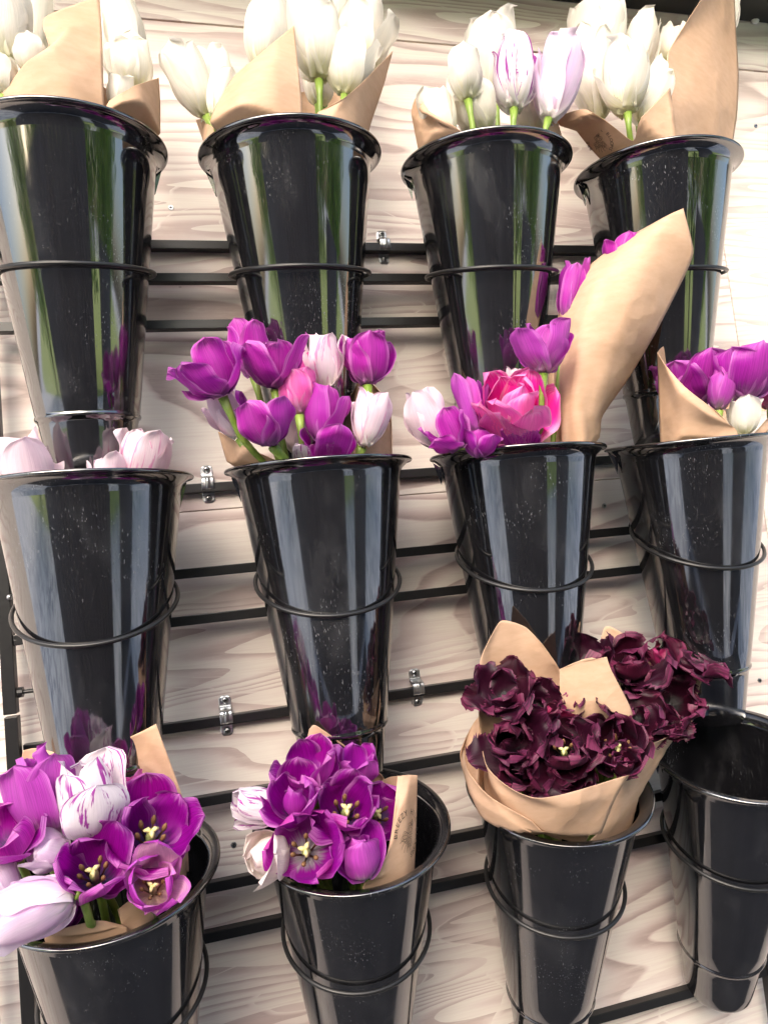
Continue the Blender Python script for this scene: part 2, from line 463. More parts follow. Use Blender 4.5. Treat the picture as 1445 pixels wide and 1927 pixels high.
for (x, z) in ((0.0901, 0.4516), (0.1011, -0.2717), (0.70, 0.725), (0.33, 0.715), (0.93, 0.60), (0.795, -0.19), (0.45, -0.47), (0.60, 0.06), (0.1485, 0.1055)):
    bm = bmesh.new()
    mt = Matrix.Translation((x, -0.0004, z)) @ Matrix.Rotation(math.pi / 2, 4, 'X')
    bmesh.ops.create_cone(bm, cap_ends=True, segments=16, radius1=0.0034, radius2=0.0028, depth=0.0012, matrix=mt)
    s = bm_obj("screw", bm, M['screw'], wall)
    bm = bmesh.new()
    box(bm, (x - 0.0016, -0.0014, z - 0.0004), (x + 0.0016, -0.0008, z + 0.0004))
    box(bm, (x - 0.0004, -0.00145, z - 0.0016), (x + 0.0004, -0.00085, z + 0.0016))
    bm_obj("cross_slot", bm, M['recess'], s)

# unseen dark overhang added above the beam to dim the upper wall
aw = empty("added_awning", (0.35, -0.1, 0.93), "unseen black overhang added to shade the top of the flower wall", "added_awning")
bm = bmesh.new()
box(bm, (-1.9, -0.325, 0.92), (2.6, -0.002, 0.935), 0.003)
bm_obj("added_awning_sheet", bm, M['steel'], aw)
bm = bmesh.new()
box(bm, (-1.9, -0.34, 0.90), (2.6, -0.3255, 0.95), 0.002)
bm_obj("added_valance", bm, M['steel'], aw)

# dark steel beam along the top of the wall
bt = empty("steel_beam", (0.9, -0.02, 0.8), "black steel beam above the plywood at the top right corner", "beam")
bm = bmesh.new()
box(bm, (0.30, -0.09, 0.772), (2.2, -0.001, 0.86), 0.003)
bm_obj("beam_body", bm, M['steel'], bt)
bm = bmesh.new()
box(bm, (0.30, -0.10, 0.766), (2.2, -0.0015, 0.7715), 0.001)
bm_obj("flange", bm, M['steel'], bt)
bm = bmesh.new()
for (x, w) in ((0.865, 0.012), (0.955, 0.014), (0.72, 0.006)):
    bmesh.ops.create_icosphere(bm, subdivisions=2, radius=w * 0.5, matrix=Matrix.Translation((x, -0.004, 0.766)) @ Matrix.Diagonal((1, 0.6, 0.7, 1)))
bm_obj("filler_blob", bm, M['cap'], bt, True)
bm = bmesh.new()
box(bm, (-0.012, -0.3, -0.012), (0.012, 0.0, 0.012), 0.001)
bmesh.ops.transform(bm, matrix=Matrix.Translation((0.962, -0.06, 0.775)) @ Matrix.Rotation(math.radians(-35), 4, 'Z') @ Matrix.Rotation(math.radians(-30), 4, 'X'), verts=bm.verts)
bm_obj("brace", bm, M['steel'], bt)

# ------------------------------------------------------------------ the place in front of the wall (seen in the gloss of the buckets)
def struct(name, bm, mat, label):
    o = bm_obj(name, bm, mat)
    o['kind'] = 'structure'
    o['label'] = label
    return o
FLOOR = -1.40
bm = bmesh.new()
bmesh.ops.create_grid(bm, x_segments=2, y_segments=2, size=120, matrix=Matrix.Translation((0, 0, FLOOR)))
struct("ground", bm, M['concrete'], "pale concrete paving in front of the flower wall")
bm = bmesh.new()
box(bm, (-1.55, -1.75, FLOOR + 0.004), (2.6, 0.0, FLOOR + 0.02))
struct("floor", bm, M['deckwood'], "dark deck below the buckets")
bm = bmesh.new()
bmesh.ops.create_grid(bm, x_segments=2, y_segments=2, size=1, matrix=Matrix.Translation((0, -15.6, FLOOR + 0.006)) @ Matrix.Diagonal((40, 11.2, 1, 1)))
struct("lawn", bm, M['lawn'], "lawn beyond the paving")

def screen(x0, x1, y, z1, label):
    t = empty("board_screen", ((x0 + x1) / 2, y, FLOOR), label, "screen", "charcoal board screens facing the flower wall")
    x = x0
    while x < x1 - 0.02:
        w = min(0.14, x1 - x)
        bm = bmesh.new()
        box(bm, (x, y - 0.02, FLOOR + 0.03), (x + w - 0.006, y, z1), 0.002)
        bm_obj("board", bm, M['charcoal'], t)
        x += w
    bm = bmesh.new()
    box(bm, (x0, y - 0.05, FLOOR + 0.006), (x1, y - 0.021, z1 - 0.1), 0.002)
    bm_obj("back_panel", bm, M['charcoal'], t)
screen(-1.9, 1.02, -1.9, 0.55, "long charcoal board screen opposite the buckets")
screen(1.62, 3.0, -1.9, 0.30, "short charcoal board screen right of the gap")

def tree(x, y, h, r, n, seed, label):
    g = np.random.default_rng(seed)
    t = empty("tree", (x, y, FLOOR), label, "tree", "trees beyond the lawn")
    V, F = tube_pts([(x, y, FLOOR), (x + .05, y, FLOOR + h * .3), (x - .03, y + .05, FLOOR + h * .7)], [h * .035, h * .028, h * .012], 8)
    mesh_obj("trunk", V, F, M['bark'], t)
    d = g.normal(size=(n, 3))
    d /= np.linalg.norm(d, axis=1)[:, None]
    lump = 1 + .25 * np.sin(d[:, 0] * 5 + seed) * np.cos(d[:, 2] * 6)
    p = d * (g.random(n) ** .45 * lump)[:, None] * np.array([r, r, h * .45]) + np.array([x, y, FLOOR + h * .58])
    a = g.normal(size=(n, 3)); a /= np.linalg.norm(a, axis=1)[:, None]
    b = np.cross(a, g.normal(size=(n, 3))); b /= np.linalg.norm(b, axis=1)[:, None]
    s = (.05 + .05 * g.random(n))[:, None] * (h / 4)
    V = np.stack([p - a * s, p + b * s * .5, p + a * s, p - b * s * .5], 1).reshape(-1, 3)
    mesh_obj("crown", V, [(4 * i, 4 * i + 1, 4 * i + 2, 4 * i + 3) for i in range(n)], M['leaf'], t, False)
for i, (x, y, h) in enumerate(((-7, -5.5, 4.5), (-3.5, -7.5, 5.0), (0.5, -8.0, 5.4), (3.2, -6.5, 4.6), (6.0, -5.0, 4.8), (9.5, -7, 5.5))):
    tree(x, y, h, h * .42, 6000, i + 1, ("leafy tree beyond the lawn, far left", "leafy tree beyond the lawn, left of the middle", "middle tree beyond the lawn opposite the long screen", "leafy tree beyond the lawn behind the screen gap", "leafy tree beyond the lawn, right of the gap", "tallest leafy tree at the far right beyond the lawn")[i])

# ------------------------------------------------------------------ rack of black steel
BK = {(0, 0): ((0.0, -0.1392, 0.4327), (0.0032, -0.1239, 0.9923)), (0, 1): ((0.2129, -0.1392, 0.4327), (-0.0088, -0.1474, 0.989)), (0, 2): ((0.4257, -0.1392, 0.4327), (0.0084, -0.1495, 0.9887)), (0, 3): ((0.6386, -0.1392, 0.4327), (0.0141, -0.1316, 0.9912)), (1, 0): ((-0.0005, -0.13, 0.1159), (0.0164, -0.0592, 0.9981)), (1, 1): ((0.2124, -0.13, 0.1159), (0.0033, -0.0767, 0.997)), (1, 2): ((0.4252, -0.13, 0.1159), (0.0219, -0.0813, 0.9964)), (1, 3): ((0.6381, -0.13, 0.1159), (-0.0169, -0.1226, 0.9923)), (2, 0): ((-0.0041, -0.1392, -0.2259), (-0.0087, -0.2564, 0.9665)), (2, 1): ((0.2087, -0.1392, -0.2259), (-0.0112, -0.3211, 0.947)), (2, 2): ((0.4216, -0.1392, -0.2259), (-0.0075, -0.3339, 0.9426)), (2, 3): ((0.6345, -0.1392, -0.2259), (-0.0364, -0.3349, 0.9415))}          # rim centre, axis of each bucket
RINGS = [(0, 0, (-0.0004, -0.1246, 0.3154), 0.2989, 0.071, 0.3601), (0, 1, (0.2139, -0.1218, 0.3158), 0.2989, 0.071, 0.3601), (0, 2, (0.4247, -0.1215, 0.3158), 0.2989, 0.071, 0.3601), (0, 3, (0.6369, -0.1237, 0.3155), 0.2989, 0.071, 0.3601), (1, 0, (-0.0023, -0.1233, 0.0034), 0.5142, 0.071, 0.0301), (1, 1, (0.212, -0.1214, 0.0035), 0.5142, 0.071, 0.0301), (1, 2, (0.4228, -0.1208, 0.0036), 0.5142, 0.071, 0.0301), (1, 3, (0.64, -0.1162, 0.004), 0.5142, 0.071, 0.0301), (2, 0, (-0.0031, -0.1103, -0.3348), 0.4498, 0.071, -0.2948), (2, 1, (0.21, -0.103, -0.3326), 0.4498, 0.071, -0.2948), (2, 2, (0.4224, -0.1015, -0.3321), 0.4498, 0.071, -0.2948), (2, 3, (0.6386, -0.1014, -0.332), 0.4498, 0.071, -0.2948)]    # ring centre, tilt
RAILS = {'A': 0.4022, 'B': 0.3549, 'C': 0.3006, 'D': 0.1189, 'E': 0.0249, 'F': -0.025, 'G': -0.1371, 'H': -0.2133, 'I': -0.3, 'J': -0.348, 'K': -0.5285}
rack = empty("bucket_rack", (0.30, -0.02, -0.6), "black steel rack of rails and wire rings fixed to the plywood wall", "rack")
def add_rail(z, y, x0=-0.105, x1=0.7255, s=0.0052):
    bm = bmesh.new()
    box(bm, (x0, y - s, z - s), (x1, y + s, z + s), 0.0008)
    bm_obj("rail", bm, M['steel'], rack)
for k, z in RAILS.items():
    wallrail = k in 'ADG'
    if wallrail:
        add_rail(z - 0.0005, -0.0062, -0.3 if k == 'A' else -0.098, 0.735)
    else:
        add_rail(z - 0.0005, -0.024, -0.097, 0.719)
for (x, z0, z1) in ((-0.1035, 0.42, -0.098), (-0.1030, -0.1005, -0.64), (0.7255, 0.42, -0.64), (-0.1365, -0.2, -0.64)):
    bm = bmesh.new()
    s = 0.0062
    box(bm, (x - s, -0.024 - s, min(z0, z1)), (x + s, -0.024 + s, max(z0, z1)), 0.0008)
    bm_obj("post", bm, M['steel'], rack)
def knob(x, z):
    bm = bmesh.new()
    R = Matrix.Rotation(math.pi / 2, 4, 'Y')
    for (dx, r, d) in ((0.0, 0.0055, 0.005), (0.012, 0.0022, 0.02), (0.024, 0.0058, 0.006), (0.0285, 0.0045, 0.003)):
        bmesh.ops.create_cone(bm, cap_ends=True, segments=12, radius1=r, radius2=r * 0.92, depth=d, matrix=Matrix.Translation((x + dx, -0.024, z)) @ R)
    bm_obj("adjuster_bolt", bm, M['steel'], rack)
knob(-0.094, -0.078)
knob(-0.094, -0.026)
bm = bmesh.new()
bmesh.ops.create_icosphere(bm, subdivisions=2, radius=0.003, matrix=Matrix.Translation((-0.097, -0.033, 0.018)))
bm_obj("rivet", bm, M['screw'], rack, True)
th = np.linspace(0, 2 * np.pi, 73)[:-1]
for (r, c, o, tilt, rad, zb) in RINGS:
    o = np.array(o)
    e1 = np.array([1., 0, 0])
    e2 = np.array([0, math.cos(tilt), math.sin(tilt)])
    P = o + rad * (np.cos(th)[:, None] * e1 + np.sin(th)[:, None] * e2)
    V, F = tube_pts(P, 0.0021, 10, True)
    ring = mesh_obj("wire_ring", V, F, M['steel'], rack)
    for sx in (-1, 1):
        a = math.radians(90 - sx * 22)
        p = o + (rad) * (math.cos(a) * e1 + math.sin(a) * e2)
        V, F = tube_pts([p, (p[0], -0.034, zb + 0.004), (p[0], -0.0300, zb)], 0.0020, 8)
        mesh_obj("strut", V, F, M['steel'], ring)

# galvanised pipe straps
def strap(x, z, label):
    t = empty("pipe_strap", (x, 0, z), label, "pipe strap", "galvanised straps holding the rails to the wall")
    prof = [(-0.0215, -0.0009), (-0.0115, -0.0009), (-0.0095, -0.0022), (-0.0085, -0.0075), (-0.0070, -0.0118), (-0.0035, -0.0140), (0.0035, -0.0140), (0.0070, -0.0118), (0.0085, -0.0075), (0.0095, -0.0022), (0.0115, -0.0009), (0.0215, -0.0009)]
    pr = catmull(prof, 45)
    V, F = [], []
    nx = 13
    for i, (zz, yy) in enumerate(pr):
        end = max(0.0, (abs(zz) - 0.0175) / 0.004)
        hw = 0.0066 * (math.sqrt(max(0.0, 1 - end * end)) * 0.45 + 0.55 if end > 0 else 1.0)
        for j in range(nx):
            s = -1 + 2 * j / (nx - 1)
            rib = 0.0016 * math.exp(-(s / 0.22) ** 2) * (1.0 if abs(zz) < 0.0095 else 0.0)
            V.append((x + s * hw, yy - rib, z + zz))
    n = len(pr)
    for i in range(n - 1):
        for j in range(nx - 1):
            F.append((i * nx + j, i * nx + j + 1, (i + 1) * nx + j + 1, (i + 1) * nx + j))
    o = mesh_obj("strap_body", V, F, M['zinc'], t)
    so = o.modifiers.new("thickness", 'SOLIDIFY')
    so.thickness = 0.0009
    for dz in (-0.0165, 0.0165):
        bm = bmesh.new()
        bmesh.ops.create_uvsphere(bm, u_segments=20, v_segments=10, radius=0.0042, matrix=Matrix.Translation((x, -0.0018, z + dz)) @ Matrix.Diagonal((1, 0.55, 1, 1)))
        s = bm_obj("screw_head", bm, M['screw'], t, True)
        bm = bmesh.new()
        box(bm, (x - 0.0021, -0.0044, z + dz - 0.0006), (x + 0.0021, -0.0036, z + dz + 0.0006))
        box(bm, (x - 0.0006, -0.00445, z + dz - 0.0021), (x + 0.0006, -0.00365, z + dz + 0.0021))
        bm_obj("cross_slot", bm, M['recess'], s)
for x, z, l in ((0.3407, 0.4060, "zinc strap on the top rail between the second and third top buckets"),
                (0.1055, 0.1235, "zinc strap on the middle rail beside the first middle bucket"),
                (0.1044, -0.1340, "zinc strap on the lower rail below the first middle bucket"),
                (0.3226, -0.1335, "zinc strap on the lower rail right of the second middle bucket")):
    strap(x, z, l)

# ------------------------------------------------------------------ buckets
BP = {'rbt': 0.0822, 'rbb': 0.0379, 'H': 0.3197, 'ridge': 0.2572}  # body radii and heights
def lathe(prof, n=96):
    prof = np.asarray(prof)
    a = np.linspace(0, 2 * np.pi, n, endpoint=False)
    V = np.concatenate([np.stack([r * np.cos(a), r * np.sin(a), np.full(n, z)], 1) for r, z in prof])
    F = []
    for i in range(len(prof) - 1):
        for k in range(n):
            k2 = (k + 1) % n
            F.append((i * n + k, i * n + k2, (i + 1) * n + k2, (i + 1) * n + k))
    return V, F
def rad_at(h):
    return BP['rbt'] + (BP['rbb'] - BP['rbt']) * h / BP['H']
def bucket_meshes():
    H, hr = BP['H'], BP['ridge']
    out = [(rad_at(0.012), -0.012)]
    for h in np.linspace(0.02, hr - 0.004, 14):
        out.append((rad_at(h), -h))
    out += [(rad_at(hr) + 0.0002, -(hr - 0.003)), (rad_at(hr) + 0.0011, -(hr - 0.0018)), (rad_at(hr) + 0.0013, -hr), (rad_at(hr) + 0.0006, -(hr + 0.0014)),
            (rad_at(hr) - 0.0010, -(hr + 0.0024)), (rad_at(hr + 0.006) - 0.0012, -(hr + 0.006))]
    for h in np.linspace(hr + 0.012, H - 0.004, 5):
        out.append((rad_at(h) - 0.0012, -h))
    rb = rad_at(H) - 0.0012
    out += [(rb - 0.0005, -(H - 0.0012)), (rb - 0.0025, -H), (rb - 0.006, -H), (0.0005, -(H - 0.002))]
    inn = [(0.0005, -(H - 0.005)), (rb - 0.003, -(H - 0.005))] + [(rad_at(h) - 0.0020, -h) for h in np.linspace(H - 0.02, 0.012, 14)]
    body = lathe(out[::-1][::-1])
    inner = lathe(inn)
    lip = [(rad_at(0.012) - 0.0020, -0.0120), (rad_at(0.008) - 0.0014, -0.0072), (rad_at(0.0) + 0.0012, -0.0022), (0.0868, -0.0004), (0.0900, 0.0), (0.0918, -0.0002), (0.0925, -0.0012),
           (0.0925, -0.0026), (0.0917, -0.0034), (0.0900, -0.0036), (0.0876, -0.0044), (0.0852, -0.0066), (rad_at(0.0105) + 0.0008, -0.0098), (rad_at(0.0135) + 0.0002, -0.0140), (rad_at(0.018), -0.018)]
    rim = lathe(lip)
    return body, inner, rim
body, inner, rim = bucket_meshes()
def bucket(r, c, label):
    ctr, ax = BK[(r, c)]
    rot = Vector((0, 0, 1)).rotation_difference(Vector(ax))
    t = empty("flower_bucket", ctr, label, "bucket", "tall black buckets on the wall rack")
    for nm, (V, F) in (("body", body), ("inner_wall", inner), ("rim", rim)):
        Vw = (np.asarray(rot.to_matrix()) @ V.T).T + np.array(ctr)
        o = mesh_obj(nm, Vw, [f[::-1] for f in F], M['plastic'], t)
    R3 = np.asarray(rot.to_matrix())
    for sx in (-1, 1):
        a0 = 0 if sx > 0 else math.pi
        bm = bmesh.new()
        V = []
        for da in (-0.03, 0.03):
            for (rr, hh) in ((0.0800, -0.012), (0.0895, -0.0048), (0.0812, -0.030)):
                V.append(bm.verts.new((rr * math.cos(a0 + da + 0.35 * sx), rr * math.sin(a0 + da + 0.35 * sx), hh)))
        bm.faces.new(V[:3]); bm.faces.new(V[3:][::-1])
        for i in range(3):
            j = (i + 1) % 3
            bm.faces.new((V[i], V[i + 3], V[j + 3], V[j]))
        bmesh.ops.recalc_face_normals(bm, faces=bm.faces)
        for v in bm.verts:
            v.co = Vector(R3 @ np.array(v.co)) + Vector(ctr)
        bm_obj("gusset", bm, M['plastic'], t)
BL = [["top left black bucket holding white tulips, cut by the photo edge", "second top bucket holding white tulips between two kraft flaps", "third top bucket holding white tulips and two purple marked ones", "top right black bucket with white tulips and a tall kraft corner"],
      ["middle row black bucket at the left edge with short pale tulips", "middle row bucket with the big purple and pink bouquet", "middle row bucket with hot pink tulips and the leaning paper cone", "middle row bucket at the right edge with purple tulips"],
      ["lower left black bucket crowded with purple and lilac tulips", "lower bucket with open purple tulips and a printed paper strip", "lower bucket stuffed with burgundy frilled tulips", "empty black bucket at the lower right"]]
for r in range(3):
    for c in range(4):
        bucket(r, c, BL[r][c])

# ------------------------------------------------------------------ tulips
def keep_in(rc, P):
    """points below the mouth of a bucket are drawn inside its wall; just above it they may flare over the lip"""
    ctr, ax = (np.array(q) for q in BK[rc])
    d = P - ctr
    h = -(d @ ax)
    rad = d + h[:, None] * ax
    rn = np.linalg.norm(rad, axis=1)
    lim = np.where(h > 0, 0.0775 - 0.135 * h, 0.0775 - 1.3 * h)
    f = np.where((h > -0.03) & (rn > lim), lim / np.maximum(rn, 1e-9), 1.0)
    return P - rad * (1 - f)[:, None]

def petal_grid(prof_open, width, turn, nu, nv, g, fringe=0.0, ruffle=0.08, tipcurl=0.0, lift=0.0):
    """one petal around the +Z axis, unit height before scaling; returns verts, uv"""
    u = np.linspace(0, 1, nu)
    v = np.linspace(-1, 1, nv)
    phi0, phi1 = math.radians(82), math.radians(-34 + 96 * prof_open + 22 * g.normal() * 0.35)
    pw = 1.9 - 0.5 * prof_open
    phi = phi1 + (phi0 - phi1) * (1 - u) ** pw
    phi = phi + tipcurl * np.clip((u - 0.72) / 0.28, 0, 1) ** 2
    du = 1 / (nu - 1)
    rr = 0.02 + np.concatenate([[0], np.cumsum(np.sin((phi[1:] + phi[:-1]) / 2)) * du])
    hh = np.concatenate([[0], np.cumsum(np.cos((phi[1:] + phi[:-1]) / 2)) * du])
    w = width * (0.30 + 0.70 * np.sin(np.pi / 2 * np.clip(u / 0.52, 0, 1))) * np.where(u > 0.5, np.maximum(0.0, 1 - np.clip((u - 0.5) / 0.5, 0, 1) ** 3.4) ** 0.52, 1.0)
    w = np.maximum(w, 0.012)
    jag = np.ones((nu, 2))
    if fringe:
        jag = 1 + fringe * (g.random((nu, 2)) - 0.45) * np.clip(u * 2.2 - 0.3, 0, 1)[:, None]
    jv = np.where(v[None, :] < 0, jag[:, :1], jag[:, 1:]) - 1
    s = v[None, :] * (1 + jv * np.abs(v[None, :]) ** 7)
    lat = s * w[:, None]
    Rc = np.maximum(rr, 0.16)[:, None] * (1.0 + 0.55 * prof_open)
    ang = np.clip(lat / Rc, -1.9, 1.9)
    x = (rr[:, None] - Rc) + Rc * np.cos(ang)
    y = Rc * np.sin(ang)
    z = np.repeat(hh[:, None], nv, 1)
    ph = g.random(4) * 6.28
    a = ruffle * u[:, None] ** 1.6 * np.abs(v[None, :]) ** 1.6
    wav = np.sin(9 * u[:, None] + ph[0] + 2.2 * np.sign(v[None, :])) + 0.6 * np.sin(17 * u[:, None] + ph[1] + v[None, :] * 2)
    nx, nz = np.cos(phi)[:, None], -np.sin(phi)[:, None]
    tipw = ruffle * 0.5 * np.clip((u[:, None] - 0.6) / 0.4, 0, 1) ** 1.5 * np.sin(5 * v[None, :] + ph[2])
    disp = a * wav + tipw + 0.012 * np.sin(3.1 * u[:, None] + 2.3 * v[None, :] + ph[3])
    disp = disp + lift * np.abs(v[None, :]) ** 3 * np.sin(np.pi * np.clip(u[:, None], 0, 1)) ** 0.7
    # a soft crease along the midrib
    disp = disp + 0.016 * np.exp(-(v[None, :] / 0.16) ** 2) * np.sin(np.pi * u[:, None])
    x = x + disp * nx
    z = z + disp * nz
    if fringe:
        z = z + fringe * 0.22 * (g.random((1, nv)) - 0.3) * np.clip((u[:, None] - 0.86) / 0.14, 0, 1) ** 2
        x = x + fringe * 0.06 * g.normal(size=(nu, nv)) * np.clip(np.abs(v[None, :]) - 0.8, 0, 1) * u[:, None]
    ca, sa = math.cos(turn), math.sin(turn)
    V = np.stack([x * ca - y * sa, x * sa + y * ca, z], -1).reshape(-1, 3)
    uv = np.stack([np.repeat(u[:, None], nv, 1), np.repeat((v[None, :] + 1) / 2, nu, 0)], -1).reshape(-1, 2)
    return V, uv

def grid_faces(nu, nv):
    return [(i * nv + j, i * nv + j + 1, (i + 1) * nv + j + 1, (i + 1) * nv + j) for i in range(nu - 1) for j in range(nv - 1)]

GROUPS = {'white': "white tulips in the top buckets", 'dark': "burgundy frilled tulips", 'darkpink': "burgundy frilled tulips"}
def tulip(i, kind, rc, base, tip, W, op, ph, label):
    g = np.random.default_rng(1000 + i)
    if kind in ('white', 'palepink', 'pinkwhite', 'lilacwhite') and op < 0.3:
        op = op + 0.13
    elif kind in ('purple', 'lilac', 'hotpink') and op < 0.4:
        op = op + 0.10
    base, tip = np.array(base), np.array(tip)
    ax = tip - base
    L = float(np.linalg.norm(ax))
    ax /= L
    ref = np.array([1.0, 0.0, 0.0]) if abs(ax[0]) < 0.8 else np.array([0.0, 0.0, 1.0])
    e1 = ref - ax * ref.dot(ax)
    e1 /= np.linalg.norm(e1)
    e2 = np.cross(ax, e1)
    Rm = np.stack([e1, e2, ax], 1)
    t = empty("tulip", base, label, "tulip", GROUPS.get(kind, "purple and pink tulips"))
    fr = kind.startswith('dark') and 'smooth' not in label
    nu, nv = (44, 17) if fr else (22, 15)
    layers = [(3, 0.0, 1.0, 0.0), (3, math.pi / 3, 0.93, -0.05)]
    if fr:
        layers = [(3, 0.2, 1.0, 0.06), (3, 1.25, 0.97, -0.04), (2, 0.6, 0.78, -0.22)]
    if 'many petals' in label:
        layers = [(4, 0.0, 1.0, 0.08), (4, 0.8, 1.0, -0.12), (4, 0.3, 0.92, -0.28)]
    pet = []
    hmax = rmax = 1e-6
    for (n, a0, sc, dop) in layers:
        for k in range(n):
            o = min(1.0, max(0.0, op + dop + g.normal() * (0.05 + 0.16 * min(op, 0.55) + (0.09 if fr else 0))))
            turn = ph * 2 * math.pi + a0 + k * 2 * math.pi / n + g.normal() * 0.10
            wd = (0.49 if not fr else 0.47) * (1 + 0.06 * g.normal())
            V, uv = petal_grid(o, wd, turn, nu, nv, g, fringe=0.42 if fr else 0.0, ruffle=0.035 + 0.10 * op + (0.06 if fr else 0), tipcurl=0.25 * g.normal() + (0.35 if op > 0.5 else 0.1), lift=(0.075 if sc > 0.97 else 0.03) * (0.4 + g.random()))
            V = V * sc * np.array([1, 1, 1 + g.normal() * (0.05 + 0.10 * min(op, 0.5) + (0.10 if fr else 0))])
            pet.append((V, uv))
            hmax = max(hmax, V[:, 2].max())
            rmax = max(rmax, np.percentile(np.hypot(V[:, 0], V[:, 1]), 97))
    W = W * (1.45 if fr else 1.14 + 0.45 * max(0.0, op - 0.1))
    S = np.array([W / 2 / rmax, W / 2 / rmax, L / hmax])
    F = grid_faces(nu, nv)
    bd = base - np.array(BK[rc][0])
    bh = -bd.dot(np.array(BK[rc][1]))
    inside = bh > -0.035 and np.linalg.norm(bd + bh * np.array(BK[rc][1])) < 0.105 and ax[2] > 0.3
    for V, uv in pet:
        Vw = (Rm @ (V * S).T).T + base
        if inside:
            Vw = keep_in(rc, Vw)
        mesh_obj("petal", Vw, F, K[kind], t, True, uv)
    # receptacle, stem
    ctr, bax = BK[rc]
    ctr, bax = np.array(ctr), np.array(bax)
    goal = ctr - bax * (0.15 + 0.04 * g.random()) + np.array([g.normal() * 0.014, g.normal() * 0.012, 0])
    L2 = max(0.03, np.linalg.norm(goal - base) * 0.35) if ax[2] > 0.55 else 0.014
    p1 = base - ax * L2
    p2 = goal + bax * 0.07 + 0.35 * (base - goal) * np.array([1, 1, 0])
    s = np.linspace(0, 1, 16)[:, None]
    path = (1 - s) ** 3 * (base - ax * 0.0015) + 3 * (1 - s) ** 2 * s * p1 + 3 * (1 - s) * s ** 2 * p2 + s ** 3 * goal
    # keep the stem inside the mouth of its bucket
    for q in range(16):
        d = path[q] - ctr
        h = -d.dot(bax)
        if h > -0.012:
            rad = d + bax * h
            rn = np.linalg.norm(rad)
            lim = 0.066 - 0.14 * max(0, h)
            if rn > lim:
                path[q] -= rad * (1 - lim / rn) if h > 0.004 else rad * (1 - lim / rn) * min(1, (h + 0.012) / 0.016)
    rs = np.linspace(1, 1.1, 16) * 0.0030
    rs[0] = 0.0046 if L > 0.03 else 0.0036
    V, Fs = tube_pts(path, rs, 9)
    mesh_obj("stem", V, Fs, M['stem'], t)
    if 'stamens' in label or 'pistil' in label or 'heart of' in label or kind in ('purplepink', 'purplecream') or 'shaded dark' in label:
        sc = min(1.0, W / 0.07) * (0.8 if fr else 1.0)
        hL = L * 0.42
        V, Fp = tube_pts([base + ax * L * 0.03, base + ax * hL * 0.6, base + ax * hL], [0.0032 * sc, 0.0040 * sc, 0.0030 * sc], 8)
        pi = mesh_obj("pistil", V, Fp, M['ovary'], t)
        VV, FF = [], []
        for k in range(3):
            a = k * 2.094 + g.random()
            d = Rm @ np.array([math.cos(a), math.sin(a), 0])
            top = base + ax * hL
            V, F2 = tube_pts([top - ax * .001, top + d * .003 * sc + ax * .002 * sc, top + d * .0058 * sc + ax * .0005 * sc], [0.0017 * sc, 0.0021 * sc, 0.0010 * sc], 7)
            o0 = sum(len(x) for x in VV)
            VV.append(V)
            FF += [tuple(q + o0 for q in f) for f in F2]
        mesh_obj("stigma", np.concatenate(VV), FF, M['pistil'], pi)
        for k in range(6):
            a = k * math.pi / 3 + 0.3 + g.normal() * 0.15
            d = Rm @ np.array([math.cos(a), math.sin(a), 0])
            p0 = base + ax * L * 0.05 + d * 0.004 * sc
            p1 = base + ax * L * 0.30 + d * 0.0095 * sc
            p2 = p1 + ax * 0.009 * sc + d * 0.002 * sc
            V, F1 = tube_pts([p0, p1, p1 + (p2 - p1) * .2, p1 + (p2 - p1) * .6, p2], [0.0009 * sc, 0.0008 * sc, 0.0019 * sc, 0.0021 * sc, 0.0009 * sc], 7)
            mesh_obj("stamen", V, F1, M['anther'], t)
    return t

